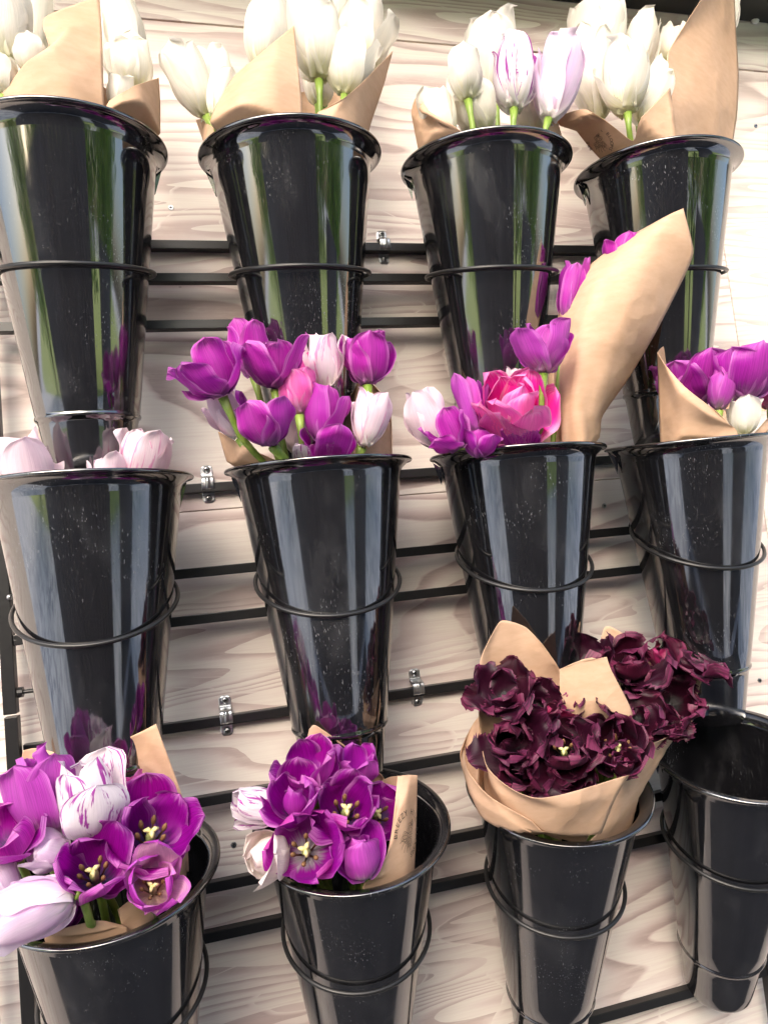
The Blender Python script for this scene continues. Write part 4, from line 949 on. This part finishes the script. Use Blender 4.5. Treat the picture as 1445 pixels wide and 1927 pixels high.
# ------------------------------------------------------------------ kraft paper
PAPERS = [
('kraft_wrap', (0, 0), 'brown kraft paper around white tulips in the top left bucket, with a tall fold', [[[(-0.0491, -0.1892, 0.4295), (-0.0165, -0.2042, 0.426), (0.0135, -0.2092, 0.4195), (0.0425, -0.1992, 0.4232)], [(-0.045, -0.1942, 0.4432), (-0.0144, -0.2092, 0.4442), (0.0161, -0.2142, 0.4476), (0.0425, -0.2042, 0.4395)], [(-0.0385, -0.1942, 0.4486), (-0.0162, -0.2112, 0.4628), (0.0092, -0.2142, 0.4732), (0.0441, -0.2042, 0.477)], [(-0.033, -0.1942, 0.4578), (0.0007, -0.2092, 0.4735), (0.0185, -0.2092, 0.5006), (0.0446, -0.1992, 0.5087)], [(-0.022, -0.1942, 0.4734), (0.001, -0.2092, 0.4784), (-0.0015, -0.2042, 0.5108), (0.0445, -0.1942, 0.5452)]], [[(0.0385, -0.2042, 0.4196), (0.056, -0.2072, 0.4136), (0.073, -0.1992, 0.4124), (0.0865, -0.1592, 0.433)], [(0.0428, -0.2052, 0.429), (0.0593, -0.2092, 0.4272), (0.0766, -0.2012, 0.4303), (0.0875, -0.1592, 0.4459)], [(0.0458, -0.2052, 0.4346), (0.0588, -0.2072, 0.4419), (0.0743, -0.1992, 0.4568), (0.0892, -0.1592, 0.4692)], [(0.0468, -0.2052, 0.4366), (0.059, -0.2072, 0.4439), (0.0735, -0.1992, 0.4588), (0.0897, -0.1592, 0.4957)]], [[(0.0343, -0.1792, 0.4337), (0.0379, -0.1792, 0.4339), (0.042, -0.1842, 0.4308), (0.0466, -0.1842, 0.432)], [(0.0366, -0.1792, 0.4697), (0.0394, -0.1792, 0.4699), (0.0424, -0.1842, 0.4639), (0.0458, -0.1842, 0.4616)]], [[(-0.0622, -0.1692, 0.4424), (-0.0535, -0.1792, 0.4361), (-0.0427, -0.1892, 0.4313), (-0.0364, -0.1892, 0.4317)], [(-0.0608, -0.1692, 0.4701), (-0.0519, -0.1792, 0.4674), (-0.0417, -0.1892, 0.4588), (-0.0346, -0.1892, 0.4495)]]]),
('kraft_wrap', (0, 1), 'brown kraft paper around white tulips in the second top bucket, two pointed flaps', [[[(0.1298, -0.1792, 0.4207), (0.1563, -0.2092, 0.4128), (0.1842, -0.2172, 0.4116), (0.2149, -0.2092, 0.4186)], [(0.1344, -0.1842, 0.4413), (0.1578, -0.2142, 0.4324), (0.1891, -0.2192, 0.4411), (0.2164, -0.2092, 0.4449)], [(0.1471, -0.1842, 0.466), (0.1622, -0.2112, 0.4553), (0.1927, -0.2142, 0.4761), (0.2174, -0.2042, 0.4803)], [(0.16, -0.1792, 0.4883), (0.1728, -0.1992, 0.487), (0.1962, -0.2042, 0.5053), (0.2189, -0.1942, 0.5327)]], [[(0.2221, -0.2092, 0.4164), (0.2411, -0.2142, 0.4141), (0.2651, -0.1992, 0.4227), (0.2864, -0.1692, 0.4379)], [(0.2266, -0.2092, 0.4271), (0.2452, -0.2142, 0.4301), (0.2697, -0.2012, 0.4459), (0.2941, -0.1692, 0.4582)], [(0.2303, -0.2092, 0.4342), (0.2542, -0.2142, 0.4449), (0.2802, -0.2012, 0.471), (0.3104, -0.1692, 0.4966)], [(0.2314, -0.2092, 0.4348), (0.2548, -0.2142, 0.446), (0.2854, -0.1992, 0.4811), (0.3242, -0.1692, 0.5349)]], [[(0.1302, -0.1192, 0.4508), (0.1282, -0.1392, 0.4392), (0.1319, -0.1592, 0.4283), (0.1365, -0.1692, 0.4237)], [(0.1226, -0.1192, 0.4815), (0.1265, -0.1392, 0.4693), (0.1313, -0.1592, 0.4516), (0.1364, -0.1692, 0.4409)]], [[(0.2203, -0.0892, 0.4988), (0.246, -0.0792, 0.5069), (0.2827, -0.0792, 0.5089), (0.3047, -0.0892, 0.5035)], [(0.2268, -0.0892, 0.5365), (0.2533, -0.0792, 0.5518), (0.2872, -0.0792, 0.5542), (0.3213, -0.0892, 0.5428)]]]),
('kraft_wrap', (0, 2), 'brown kraft paper around mixed white and purple tulips in the third top bucket', [[[(0.3548, -0.1292, 0.4521), (0.3538, -0.1692, 0.4269), (0.3627, -0.1992, 0.414), (0.3879, -0.2092, 0.4127)], [(0.3522, -0.1292, 0.4825), (0.3495, -0.1692, 0.4498), (0.3598, -0.1992, 0.4266), (0.3858, -0.2092, 0.4181)], [(0.3514, -0.1292, 0.4966), (0.3477, -0.1692, 0.4584), (0.359, -0.1992, 0.4299), (0.3831, -0.2092, 0.4191)], [(0.3567, -0.1292, 0.5117), (0.3519, -0.1592, 0.4949), (0.344, -0.1892, 0.4549), (0.3734, -0.2092, 0.4219)], [(0.3634, -0.1392, 0.5161), (0.3558, -0.1592, 0.4976), (0.3439, -0.1892, 0.4537), (0.3712, -0.2092, 0.4218)]], [[(0.4694, -0.1892, 0.4331), (0.4786, -0.1892, 0.4336), (0.4925, -0.1792, 0.439), (0.506, -0.1692, 0.4443)], [(0.4736, -0.1892, 0.4463), (0.4809, -0.1892, 0.4549), (0.4923, -0.1792, 0.4648), (0.5027, -0.1692, 0.4661)]]]),
('kraft_wrap', (0, 3), 'brown kraft paper with round floral print around white tulips, tall corner at right', [[[(0.5366, -0.1592, 0.4213), (0.5382, -0.1892, 0.4151), (0.5534, -0.2112, 0.4185), (0.6131, -0.2092, 0.4239)], [(0.518, -0.1642, 0.4469), (0.5257, -0.1912, 0.4371), (0.5552, -0.2152, 0.4265), (0.6157, -0.2092, 0.4318)], [(0.4993, -0.1732, 0.4656), (0.523, -0.1952, 0.4605), (0.5499, -0.2172, 0.429), (0.617, -0.2092, 0.4559)], [(0.4962, -0.1752, 0.4689), (0.5212, -0.1952, 0.4651), (0.5489, -0.2172, 0.4306), (0.6166, -0.2092, 0.4861)]], [[(0.649, -0.1592, 0.4566), (0.6944, -0.1392, 0.477), (0.7461, -0.1192, 0.4905), (0.8002, -0.0892, 0.5104)], [(0.6547, -0.1642, 0.5052), (0.6931, -0.1492, 0.515), (0.7446, -0.1292, 0.5289), (0.8137, -0.0892, 0.5501)], [(0.656, -0.1642, 0.5575), (0.698, -0.1492, 0.5671), (0.7513, -0.1292, 0.5817), (0.826, -0.0892, 0.6067)], [(0.6738, -0.1592, 0.5841), (0.7104, -0.1492, 0.611), (0.7604, -0.1292, 0.6355), (0.8325, -0.0892, 0.6674)], [(0.7196, -0.1592, 0.6411), (0.7461, -0.1492, 0.6629), (0.7831, -0.1292, 0.6952), (0.8332, -0.0992, 0.7387)]]]),
('kraft_wrap', (1, 1), 'brown kraft paper around purple and pink tulips in the second middle bucket', [[[(0.126, -0.13, 0.1126), (0.1324, -0.16, 0.1082), (0.1444, -0.195, 0.104), (0.1621, -0.205, 0.1035)], [(0.121, -0.13, 0.1374), (0.1293, -0.16, 0.1284), (0.1431, -0.195, 0.115), (0.1602, -0.205, 0.1074)], [(0.1179, -0.13, 0.1548), (0.1284, -0.16, 0.1405), (0.144, -0.195, 0.1207), (0.1589, -0.205, 0.1084)]], [[(0.2269, -0.2, 0.1001), (0.2452, -0.195, 0.0998), (0.2615, -0.18, 0.1013), (0.2841, -0.14, 0.104)], [(0.2302, -0.2, 0.1087), (0.2493, -0.195, 0.1153), (0.265, -0.18, 0.1189), (0.2856, -0.14, 0.1229)], [(0.2316, -0.2, 0.1125), (0.2505, -0.195, 0.1262), (0.266, -0.18, 0.1378), (0.2872, -0.14, 0.1534)]], [[(0.2221, -0.07, 0.1229), (0.257, -0.07, 0.1206), (0.2846, -0.09, 0.1153), (0.2868, -0.13, 0.1055)], [(0.2407, -0.06, 0.1771), (0.266, -0.07, 0.1794), (0.2908, -0.09, 0.1733), (0.2914, -0.13, 0.1522)], [(0.252, -0.06, 0.2176), (0.2672, -0.07, 0.2202), (0.2856, -0.09, 0.2076), (0.29, -0.13, 0.1757)]]]),
('kraft_cone', (1, 2), 'tall brown kraft paper cone wrapping purple tulips, leaning right over its bucket', [[[(0.4519, -0.16, 0.109), (0.4515, -0.185, 0.1053), (0.474, -0.185, 0.1055), (0.5262, -0.13, 0.1164)], [(0.4585, -0.16, 0.148), (0.4569, -0.19, 0.1461), (0.4777, -0.192, 0.1419), (0.5136, -0.16, 0.1426)], [(0.4661, -0.16, 0.199), (0.4703, -0.198, 0.1924), (0.5009, -0.2, 0.1854), (0.5468, -0.165, 0.1804)], [(0.4783, -0.16, 0.2555), (0.4819, -0.205, 0.239), (0.5187, -0.212, 0.2331), (0.5699, -0.19, 0.2219)], [(0.4958, -0.164, 0.2889), (0.5035, -0.208, 0.2764), (0.5444, -0.22, 0.2767), (0.6051, -0.202, 0.278)], [(0.5285, -0.175, 0.3135), (0.5358, -0.208, 0.3092), (0.5691, -0.22, 0.3162), (0.6132, -0.212, 0.3024)], [(0.5626, -0.192, 0.3315), (0.5729, -0.205, 0.3343), (0.5885, -0.214, 0.3403), (0.6061, -0.215, 0.3472)]], [[(0.4306, -0.16, 0.1114), (0.432, -0.17, 0.1094), (0.4354, -0.175, 0.1093), (0.4418, -0.175, 0.1089)], [(0.4389, -0.16, 0.1377), (0.4392, -0.17, 0.1409), (0.4417, -0.175, 0.1424), (0.4456, -0.175, 0.1449)], [(0.4482, -0.16, 0.153), (0.445, -0.17, 0.1529), (0.4447, -0.175, 0.156), (0.4475, -0.175, 0.1587)]], [[(0.4672, -0.12, 0.1183), (0.4657, -0.13, 0.1164), (0.4653, -0.14, 0.1144), (0.4691, -0.14, 0.1142)], [(0.4746, -0.12, 0.1632), (0.473, -0.13, 0.1607), (0.4714, -0.14, 0.1582), (0.4751, -0.14, 0.158)], [(0.4805, -0.12, 0.2063), (0.4791, -0.13, 0.2051), (0.4777, -0.14, 0.2038), (0.4815, -0.14, 0.2037)]]]),
('kraft_wrap', (1, 3), 'brown kraft paper with a long diagonal edge around purple tulips at the right photo edge', [[[(0.5795, -0.16, 0.1101), (0.5821, -0.19, 0.1066), (0.6045, -0.202, 0.1039), (0.6403, -0.207, 0.1025)], [(0.5787, -0.165, 0.1353), (0.581, -0.198, 0.1284), (0.6054, -0.208, 0.1181), (0.6348, -0.208, 0.1133)], [(0.5802, -0.17, 0.1748), (0.5758, -0.205, 0.1547), (0.5957, -0.215, 0.1307), (0.6273, -0.21, 0.1171)], [(0.5805, -0.175, 0.2072), (0.5725, -0.195, 0.1876), (0.582, -0.21, 0.1575), (0.6113, -0.215, 0.1294)]], [[(0.5817, -0.168, 0.1753), (0.5957, -0.158, 0.1777), (0.607, -0.15, 0.1797), (0.6147, -0.145, 0.1796)], [(0.5818, -0.173, 0.2066), (0.5962, -0.16, 0.2154), (0.6082, -0.152, 0.2215), (0.6196, -0.145, 0.2273)]], [[(0.7221, -0.08, 0.1419), (0.7539, -0.07, 0.1426), (0.7777, -0.07, 0.1414), (0.7924, -0.08, 0.1383)], [(0.7382, -0.075, 0.19), (0.7695, -0.065, 0.1986), (0.7923, -0.065, 0.1992), (0.8004, -0.08, 0.1827)], [(0.7608, -0.075, 0.2292), (0.7838, -0.065, 0.2439), (0.7926, -0.065, 0.2472), (0.7952, -0.08, 0.2211)]], [[(0.6539, -0.2, 0.0976), (0.6719, -0.195, 0.0993), (0.6902, -0.19, 0.1005), (0.7266, -0.17, 0.1038)], [(0.6645, -0.2, 0.1084), (0.6799, -0.195, 0.1173), (0.6956, -0.19, 0.1265), (0.7331, -0.17, 0.1387)]]]),
('kraft_wrap', (2, 0), 'brown kraft paper behind purple tulips in the lower left bucket, pale corner up', [[[(-0.0244, -0.1192, -0.2319), (0.002, -0.1192, -0.2371), (0.0342, -0.1292, -0.2398), (0.06, -0.1392, -0.2413)], [(-0.0173, -0.1392, -0.1816), (0.0101, -0.1392, -0.182), (0.0391, -0.1442, -0.1858), (0.0615, -0.1492, -0.2019)], [(-0.0055, -0.1492, -0.1408), (0.0165, -0.1512, -0.1394), (0.0407, -0.1542, -0.1427), (0.0605, -0.1592, -0.1719)], [(0.0028, -0.1572, -0.1207), (0.0172, -0.1592, -0.1158), (0.0316, -0.1612, -0.111), (0.0437, -0.1652, -0.1058)]], [[(-0.078, -0.1392, -0.1969), (-0.0639, -0.1292, -0.2029), (-0.0449, -0.1192, -0.2098), (-0.0189, -0.1192, -0.2148)], [(-0.0735, -0.1392, -0.1451), (-0.0576, -0.1392, -0.1434), (-0.0365, -0.1442, -0.1457), (-0.0104, -0.1492, -0.1489)], [(-0.0666, -0.1442, -0.1151), (-0.0549, -0.1442, -0.1151), (-0.0339, -0.1512, -0.1224), (-0.0142, -0.1572, -0.1278)]], [[(0.013, -0.2052, -0.2582), (0.0273, -0.1992, -0.2559), (0.0445, -0.1742, -0.2534), (0.0564, -0.1392, -0.2519)], [(0.0111, -0.2092, -0.247), (0.0249, -0.2042, -0.2392), (0.0419, -0.1792, -0.2352), (0.0597, -0.1392, -0.2276)], [(0.0088, -0.2092, -0.2346), (0.0249, -0.2072, -0.226), (0.0412, -0.1812, -0.2225), (0.0622, -0.1392, -0.2015)]], [[(-0.0537, -0.2092, -0.2554), (-0.0307, -0.2142, -0.2582), (-0.0082, -0.2142, -0.2574), (0.0159, -0.2072, -0.2592)], [(-0.0534, -0.2142, -0.2437), (-0.029, -0.2192, -0.2441), (-0.0047, -0.2192, -0.2432), (0.0148, -0.2092, -0.249)], [(-0.0524, -0.2142, -0.2397), (-0.0277, -0.2192, -0.236), (-0.0038, -0.2192, -0.2357), (0.0096, -0.2092, -0.2459)]]]),
('kraft_wrap', (2, 1), 'brown kraft paper strip with printed arc of letters beside purple tulips', [[[(0.1988, -0.2142, -0.2671), (0.2149, -0.2092, -0.2681), (0.2361, -0.1992, -0.2697), (0.2534, -0.1842, -0.2699)], [(0.2022, -0.2172, -0.2547), (0.2221, -0.2142, -0.2461), (0.2413, -0.2042, -0.2402), (0.2534, -0.1842, -0.2608)], [(0.2205, -0.2172, -0.237), (0.2301, -0.2142, -0.2238), (0.2447, -0.2042, -0.2186), (0.2572, -0.1842, -0.2363)], [(0.2316, -0.2092, -0.213), (0.2379, -0.2072, -0.2032), (0.2498, -0.1992, -0.194), (0.2612, -0.1842, -0.2093)], [(0.2455, -0.1892, -0.1779), (0.2514, -0.1892, -0.178), (0.2578, -0.1872, -0.1791), (0.2649, -0.1842, -0.1814)]], [[(0.1595, -0.1292, -0.2212), (0.1906, -0.1192, -0.2298), (0.2214, -0.1192, -0.2354), (0.2474, -0.1292, -0.2421)], [(0.1683, -0.1392, -0.1669), (0.1948, -0.1442, -0.1701), (0.2219, -0.1442, -0.1794), (0.2489, -0.1392, -0.2049)], [(0.1759, -0.1512, -0.1328), (0.1827, -0.1542, -0.1304), (0.212, -0.1542, -0.1571), (0.2397, -0.1492, -0.1851)]], [[(0.2274, -0.1392, -0.2354), (0.234, -0.1442, -0.2351), (0.2409, -0.1592, -0.2317), (0.2448, -0.1792, -0.2263)], [(0.2369, -0.1392, -0.1954), (0.2413, -0.1442, -0.1915), (0.2459, -0.1592, -0.1857), (0.2489, -0.1792, -0.1804)]]]),
('kraft_wrap', (2, 2), 'brown kraft paper wrapped in two layers round the front burgundy bouquet', [[[(0.3291, -0.1592, -0.2184), (0.3474, -0.1492, -0.2141), (0.381, -0.1392, -0.2068), (0.4254, -0.1392, -0.2036)], [(0.3316, -0.1692, -0.1671), (0.3472, -0.1592, -0.1614), (0.3814, -0.1542, -0.1521), (0.4282, -0.1542, -0.1485)], [(0.3352, -0.1772, -0.1169), (0.3496, -0.1692, -0.1098), (0.3842, -0.1672, -0.107), (0.429, -0.1672, -0.1234)], [(0.339, -0.1812, -0.0872), (0.3534, -0.1772, -0.0803), (0.3862, -0.1752, -0.081), (0.4194, -0.1752, -0.1042)], [(0.3502, -0.1832, -0.0685), (0.3649, -0.1812, -0.0542), (0.389, -0.1792, -0.0632), (0.4045, -0.1792, -0.0815)]], [[(0.4089, -0.1892, -0.1752), (0.4298, -0.1912, -0.1781), (0.4497, -0.1952, -0.1804), (0.4753, -0.1992, -0.1836)], [(0.4055, -0.1992, -0.1386), (0.4252, -0.2032, -0.1433), (0.4449, -0.2072, -0.1455), (0.4727, -0.2092, -0.1507)], [(0.4078, -0.2012, -0.1062), (0.4246, -0.2052, -0.1011), (0.4393, -0.2092, -0.0992), (0.4549, -0.2132, -0.1102)], [(0.4086, -0.2012, -0.1043), (0.4247, -0.2052, -0.1001), (0.4377, -0.2092, -0.0985), (0.4518, -0.2132, -0.097)]], [[(0.3388, -0.1992, -0.2615), (0.3557, -0.2192, -0.2579), (0.3783, -0.2242, -0.2619), (0.4064, -0.2192, -0.2676)], [(0.3304, -0.1892, -0.2389), (0.3436, -0.2242, -0.236), (0.3705, -0.2342, -0.2436), (0.4142, -0.2292, -0.2466)], [(0.3319, -0.1692, -0.2162), (0.3337, -0.2292, -0.2184), (0.3659, -0.2492, -0.2205), (0.4223, -0.2392, -0.2223)], [(0.3402, -0.1492, -0.1876), (0.3239, -0.2242, -0.1957), (0.3628, -0.2592, -0.2054), (0.4293, -0.2442, -0.2077)], [(0.348, -0.1392, -0.134), (0.3224, -0.2092, -0.1763), (0.3426, -0.2642, -0.1936), (0.4411, -0.2442, -0.196)]], [[(0.3221, -0.1692, -0.2435), (0.325, -0.1992, -0.2487), (0.3434, -0.2192, -0.2556), (0.378, -0.2242, -0.2641)], [(0.3206, -0.1592, -0.2169), (0.316, -0.2092, -0.2279), (0.336, -0.2292, -0.2388), (0.3718, -0.2342, -0.2528)], [(0.3193, -0.1492, -0.1868), (0.3067, -0.2092, -0.2012), (0.3233, -0.2372, -0.2142), (0.3698, -0.2362, -0.2486)], [(0.3263, -0.1392, -0.1773), (0.308, -0.1992, -0.1808), (0.3125, -0.2342, -0.1947), (0.3437, -0.2452, -0.2177)]], [[(0.3256, -0.1292, -0.1948), (0.3331, -0.1192, -0.2193), (0.3431, -0.1192, -0.2314), (0.3529, -0.1292, -0.2356)], [(0.3257, -0.1292, -0.1844), (0.333, -0.1192, -0.1824), (0.3445, -0.1192, -0.1736), (0.3544, -0.1292, -0.1785)], [(0.3289, -0.1292, -0.1771), (0.338, -0.1192, -0.17), (0.3463, -0.1192, -0.159), (0.353, -0.1292, -0.1478)]]]),
('kraft_wrap', (2, 2), 'brown kraft paper of the rear burgundy bouquet behind the front one', [[[(0.401, -0.1992, -0.2715), (0.425, -0.1942, -0.2764), (0.4534, -0.1842, -0.2778), (0.4929, -0.1592, -0.2779)], [(0.4255, -0.2092, -0.2502), (0.4457, -0.2042, -0.2459), (0.4724, -0.1892, -0.2452), (0.5103, -0.1592, -0.2524)], [(0.447, -0.2142, -0.2146), (0.4679, -0.2042, -0.2109), (0.4984, -0.1892, -0.2095), (0.5386, -0.1592, -0.2148)], [(0.4621, -0.2142, -0.1883), (0.4839, -0.2072, -0.1873), (0.5133, -0.1892, -0.1905), (0.5573, -0.1592, -0.1854)], [(0.4654, -0.2142, -0.1849), (0.4849, -0.2072, -0.1845), (0.5245, -0.1892, -0.1841), (0.5767, -0.1542, -0.1678)]], [[(0.5097, -0.1292, -0.2138), (0.5348, -0.1292, -0.2178), (0.5652, -0.1292, -0.2115), (0.5813, -0.1392, -0.2009)], [(0.5117, -0.1292, -0.1588), (0.5433, -0.1292, -0.1633), (0.5795, -0.1342, -0.1621), (0.5896, -0.1442, -0.1678)], [(0.4908, -0.1392, -0.0882), (0.5048, -0.1392, -0.0787), (0.5805, -0.1392, -0.1333), (0.5997, -0.1512, -0.138)]]])]
def sheet_points(rows, ns, nt):
    R = np.asarray(rows, float)                # (rows, cols, 3)
    A = catmull(R, nt, 0.6)                         # along rows
    return np.swapaxes(catmull(np.swapaxes(A, 0, 1), ns, 0.75), 0, 1)   # (nt, ns, 3)
SHEETS = {}
for i, (nm, rc, label, sheets) in enumerate(PAPERS):
    g = np.random.default_rng(500 + i)
    A0 = np.asarray(sheets[0], float)
    t = empty(nm, tuple(A0[0].mean(0)), label, "paper wrap", "brown kraft paper wraps")
    for k, rows in enumerate(sheets):
        ns, nt = 30, 34
        P = sheet_points(rows, ns, nt)
        du = np.gradient(P, axis=1)
        dv = np.gradient(P, axis=0)
        N = np.cross(du, dv)
        N /= np.linalg.norm(N, axis=2)[..., None] + 1e-12
        # faceted crumple: folded planes of random direction, fading to the free edge
        a = np.linspace(0, 1, ns)[None, :]
        b = np.linspace(0, 1, nt)[:, None]
        d = np.zeros((nt, ns))
        for q in range(7):
            ang, off, amp = g.random() * 6.28, g.random() * 1.2 - 0.2, g.normal()
            x = a * math.cos(ang) + b * math.sin(ang) - off * math.cos(ang) * 0.8
            d += amp * np.abs(x) * 0.0034
        size = np.linalg.norm(P[-1, 0] - P[0, -1])
        d = (d - d.mean()) * min(1.0, size / 0.12) * (1.6 if nm == 'kraft_cone' and k == 0 else 1.0)
        if nm == 'kraft_cone' and k == 0:
            d += 0.014 * np.clip(1 - b * 2.6, 0, 1) * (np.abs(((a * 3.3 + b * 2.1) % 1) - .5) - .25)
        win = (1 - (2 * a - 1) ** 4) * (1 - np.clip(b * 1.02, 0, 1) ** 6)
        P = P + N * (d * win)[..., None]
        P = np.asarray(keep_in(rc, P.reshape(-1, 3))).reshape(P.shape)
        SHEETS[(i, k)] = (P, N)
        o = mesh_obj("paper_sheet", P.reshape(-1, 3), grid_faces(nt, ns), M['kraft'], t)
        so = o.modifiers.new("thickness", 'SOLIDIFY')
        so.thickness = 0.00045
        so.offset = 0

# printed arcs of letters and line drawn flower emblems on two of the papers
def print_on(i, k, s0, t0, s_dir, t_dir, size, word, start, sweep, parent_name):
    """ink standing 0.5 mm proud of sheet (i,k); (s0,t0) centre of the round print, directions in sheet coordinates"""
    P, N = SHEETS[(i, k)]
    nt, ns = P.shape[:2]
    def at(s, t):
        s = min(max(s, 0), 1) * (ns - 1)
        t = min(max(t, 0), 1) * (nt - 1)
        i0, j0 = min(int(t), nt - 2), min(int(s), ns - 2)
        f, h = t - i0, s - j0
        return ((P[i0, j0] * (1 - h) + P[i0, j0 + 1] * h) * (1 - f) + (P[i0 + 1, j0] * (1 - h) + P[i0 + 1, j0 + 1] * h) * f)
    c = at(s0, t0)
    ex = at(s0 + 0.05 * s_dir[0], t0 + 0.05 * s_dir[1]) - c
    ex /= np.linalg.norm(ex)
    n = N[int(t0 * (nt - 1)), int(s0 * (ns - 1))]
    toc = np.array(cam.location) - c
    if n.dot(toc) < 0:
        n = -n
    ex -= n * ex.dot(n)
    ex /= np.linalg.norm(ex)
    ey = np.cross(n, ex)
    par = [o for o in bpy.data.objects if o.name == parent_name][0]
    flat = P.reshape(-1, 3)
    def place(x, y):
        q = c + ex * x + ey * y
        w = np.exp(-((flat - q) ** 2).sum(1) / (2 * 0.004 ** 2)) + 1e-12
        m_ = (flat * w[:, None]).sum(0) / w.sum()
        return q + n * (np.dot(m_ - q, n) + 0.0017)
    VV, FF = [], []
    dg = bpy.context.evaluated_depsgraph_get
    for q, ch in enumerate(word):
        if ch == ' ':
            continue
        cu = bpy.data.curves.new("letter", 'FONT')
        cu.body = ch
        cu.size = size * 0.42
        cu.align_x = 'CENTER'
        cu.resolution_u = 2
        tmp = bpy.data.objects.new("letter", cu)
        me = tmp.to_mesh()
        pts = np.array([tuple(v.co) for v in me.vertices])
        fs = [tuple(p.vertices) for p in me.polygons]
        tmp.to_mesh_clear()
        bpy.data.objects.remove(tmp)
        bpy.data.curves.remove(cu)
        a = math.radians(start - sweep * q / max(1, len(word) - 1))
        ca, sa = math.cos(a - math.pi / 2), math.sin(a - math.pi / 2)
        o0 = len(VV)
        for p in pts:
            lx, ly = p[0], p[1] + size
            VV.append(place(lx * ca - ly * sa, lx * sa + ly * ca))
        FF += [tuple(o0 + z for z in f) for f in fs]
    mesh_obj("printed_letters", VV, FF, M['ink'], par, False)
    VV, FF = [], []
    g = np.random.default_rng(i)
    def stroke(pts, wd):
        pts = np.array(pts)
        tg = np.gradient(pts, axis=0)
        nn = np.stack([-tg[:, 1], tg[:, 0]], 1) / (np.linalg.norm(tg, axis=1)[:, None] + 1e-9)
        o0 = len(VV)
        for p, m_ in zip(pts, nn):
            VV.append(place(*(p + m_ * wd)))
            VV.append(place(*(p - m_ * wd)))
        for z in range(len(pts) - 1):
            FF.append((o0 + 2 * z, o0 + 2 * z + 1, o0 + 2 * z + 3, o0 + 2 * z + 2))
    for (cx, cy, r0, nq) in ((0, 0.25, 0.34, 5), (-0.3, -0.25, 0.28, 4), (0.28, -0.3, 0.26, 4), (0.05, 0.62, 0.16, 3)):
        for ring in range(3):
            rr = r0 * (1 - ring * 0.3) * size
            a = np.linspace(0, 6.28, 28)
            w = rr * (1 + 0.16 * np.sin(a * nq + ring + g.random() * 6))
            stroke(np.stack([cx * size + w * np.cos(a), cy * size + w * np.sin(a)], 1), 0.00016)
    for q in range(5):
        a = -1.57 + (q - 2) * 0.4
        L = np.linspace(0.35, 0.95, 8)
        stroke(np.stack([np.cos(a) * L * size * 0.8 + 0.05 * size * np.sin(L * 7), np.sin(a) * L * size], 1), 0.00018)
    mesh_obj("printed_emblem", VV, FF, M['ink'], par, False)
print_on(3, 0, 0.22, 0.40, (1, 0), (0, 1), 0.012, "BREEZY HILL BLOOMS", 205, 250, "kraft_wrap.003")
print_on(8, 0, 0.72, 0.45, (1, 0), (0, 1), 0.016, "BREEZY HILL BLOOMS", 205, 250, "kraft_wrap.007")
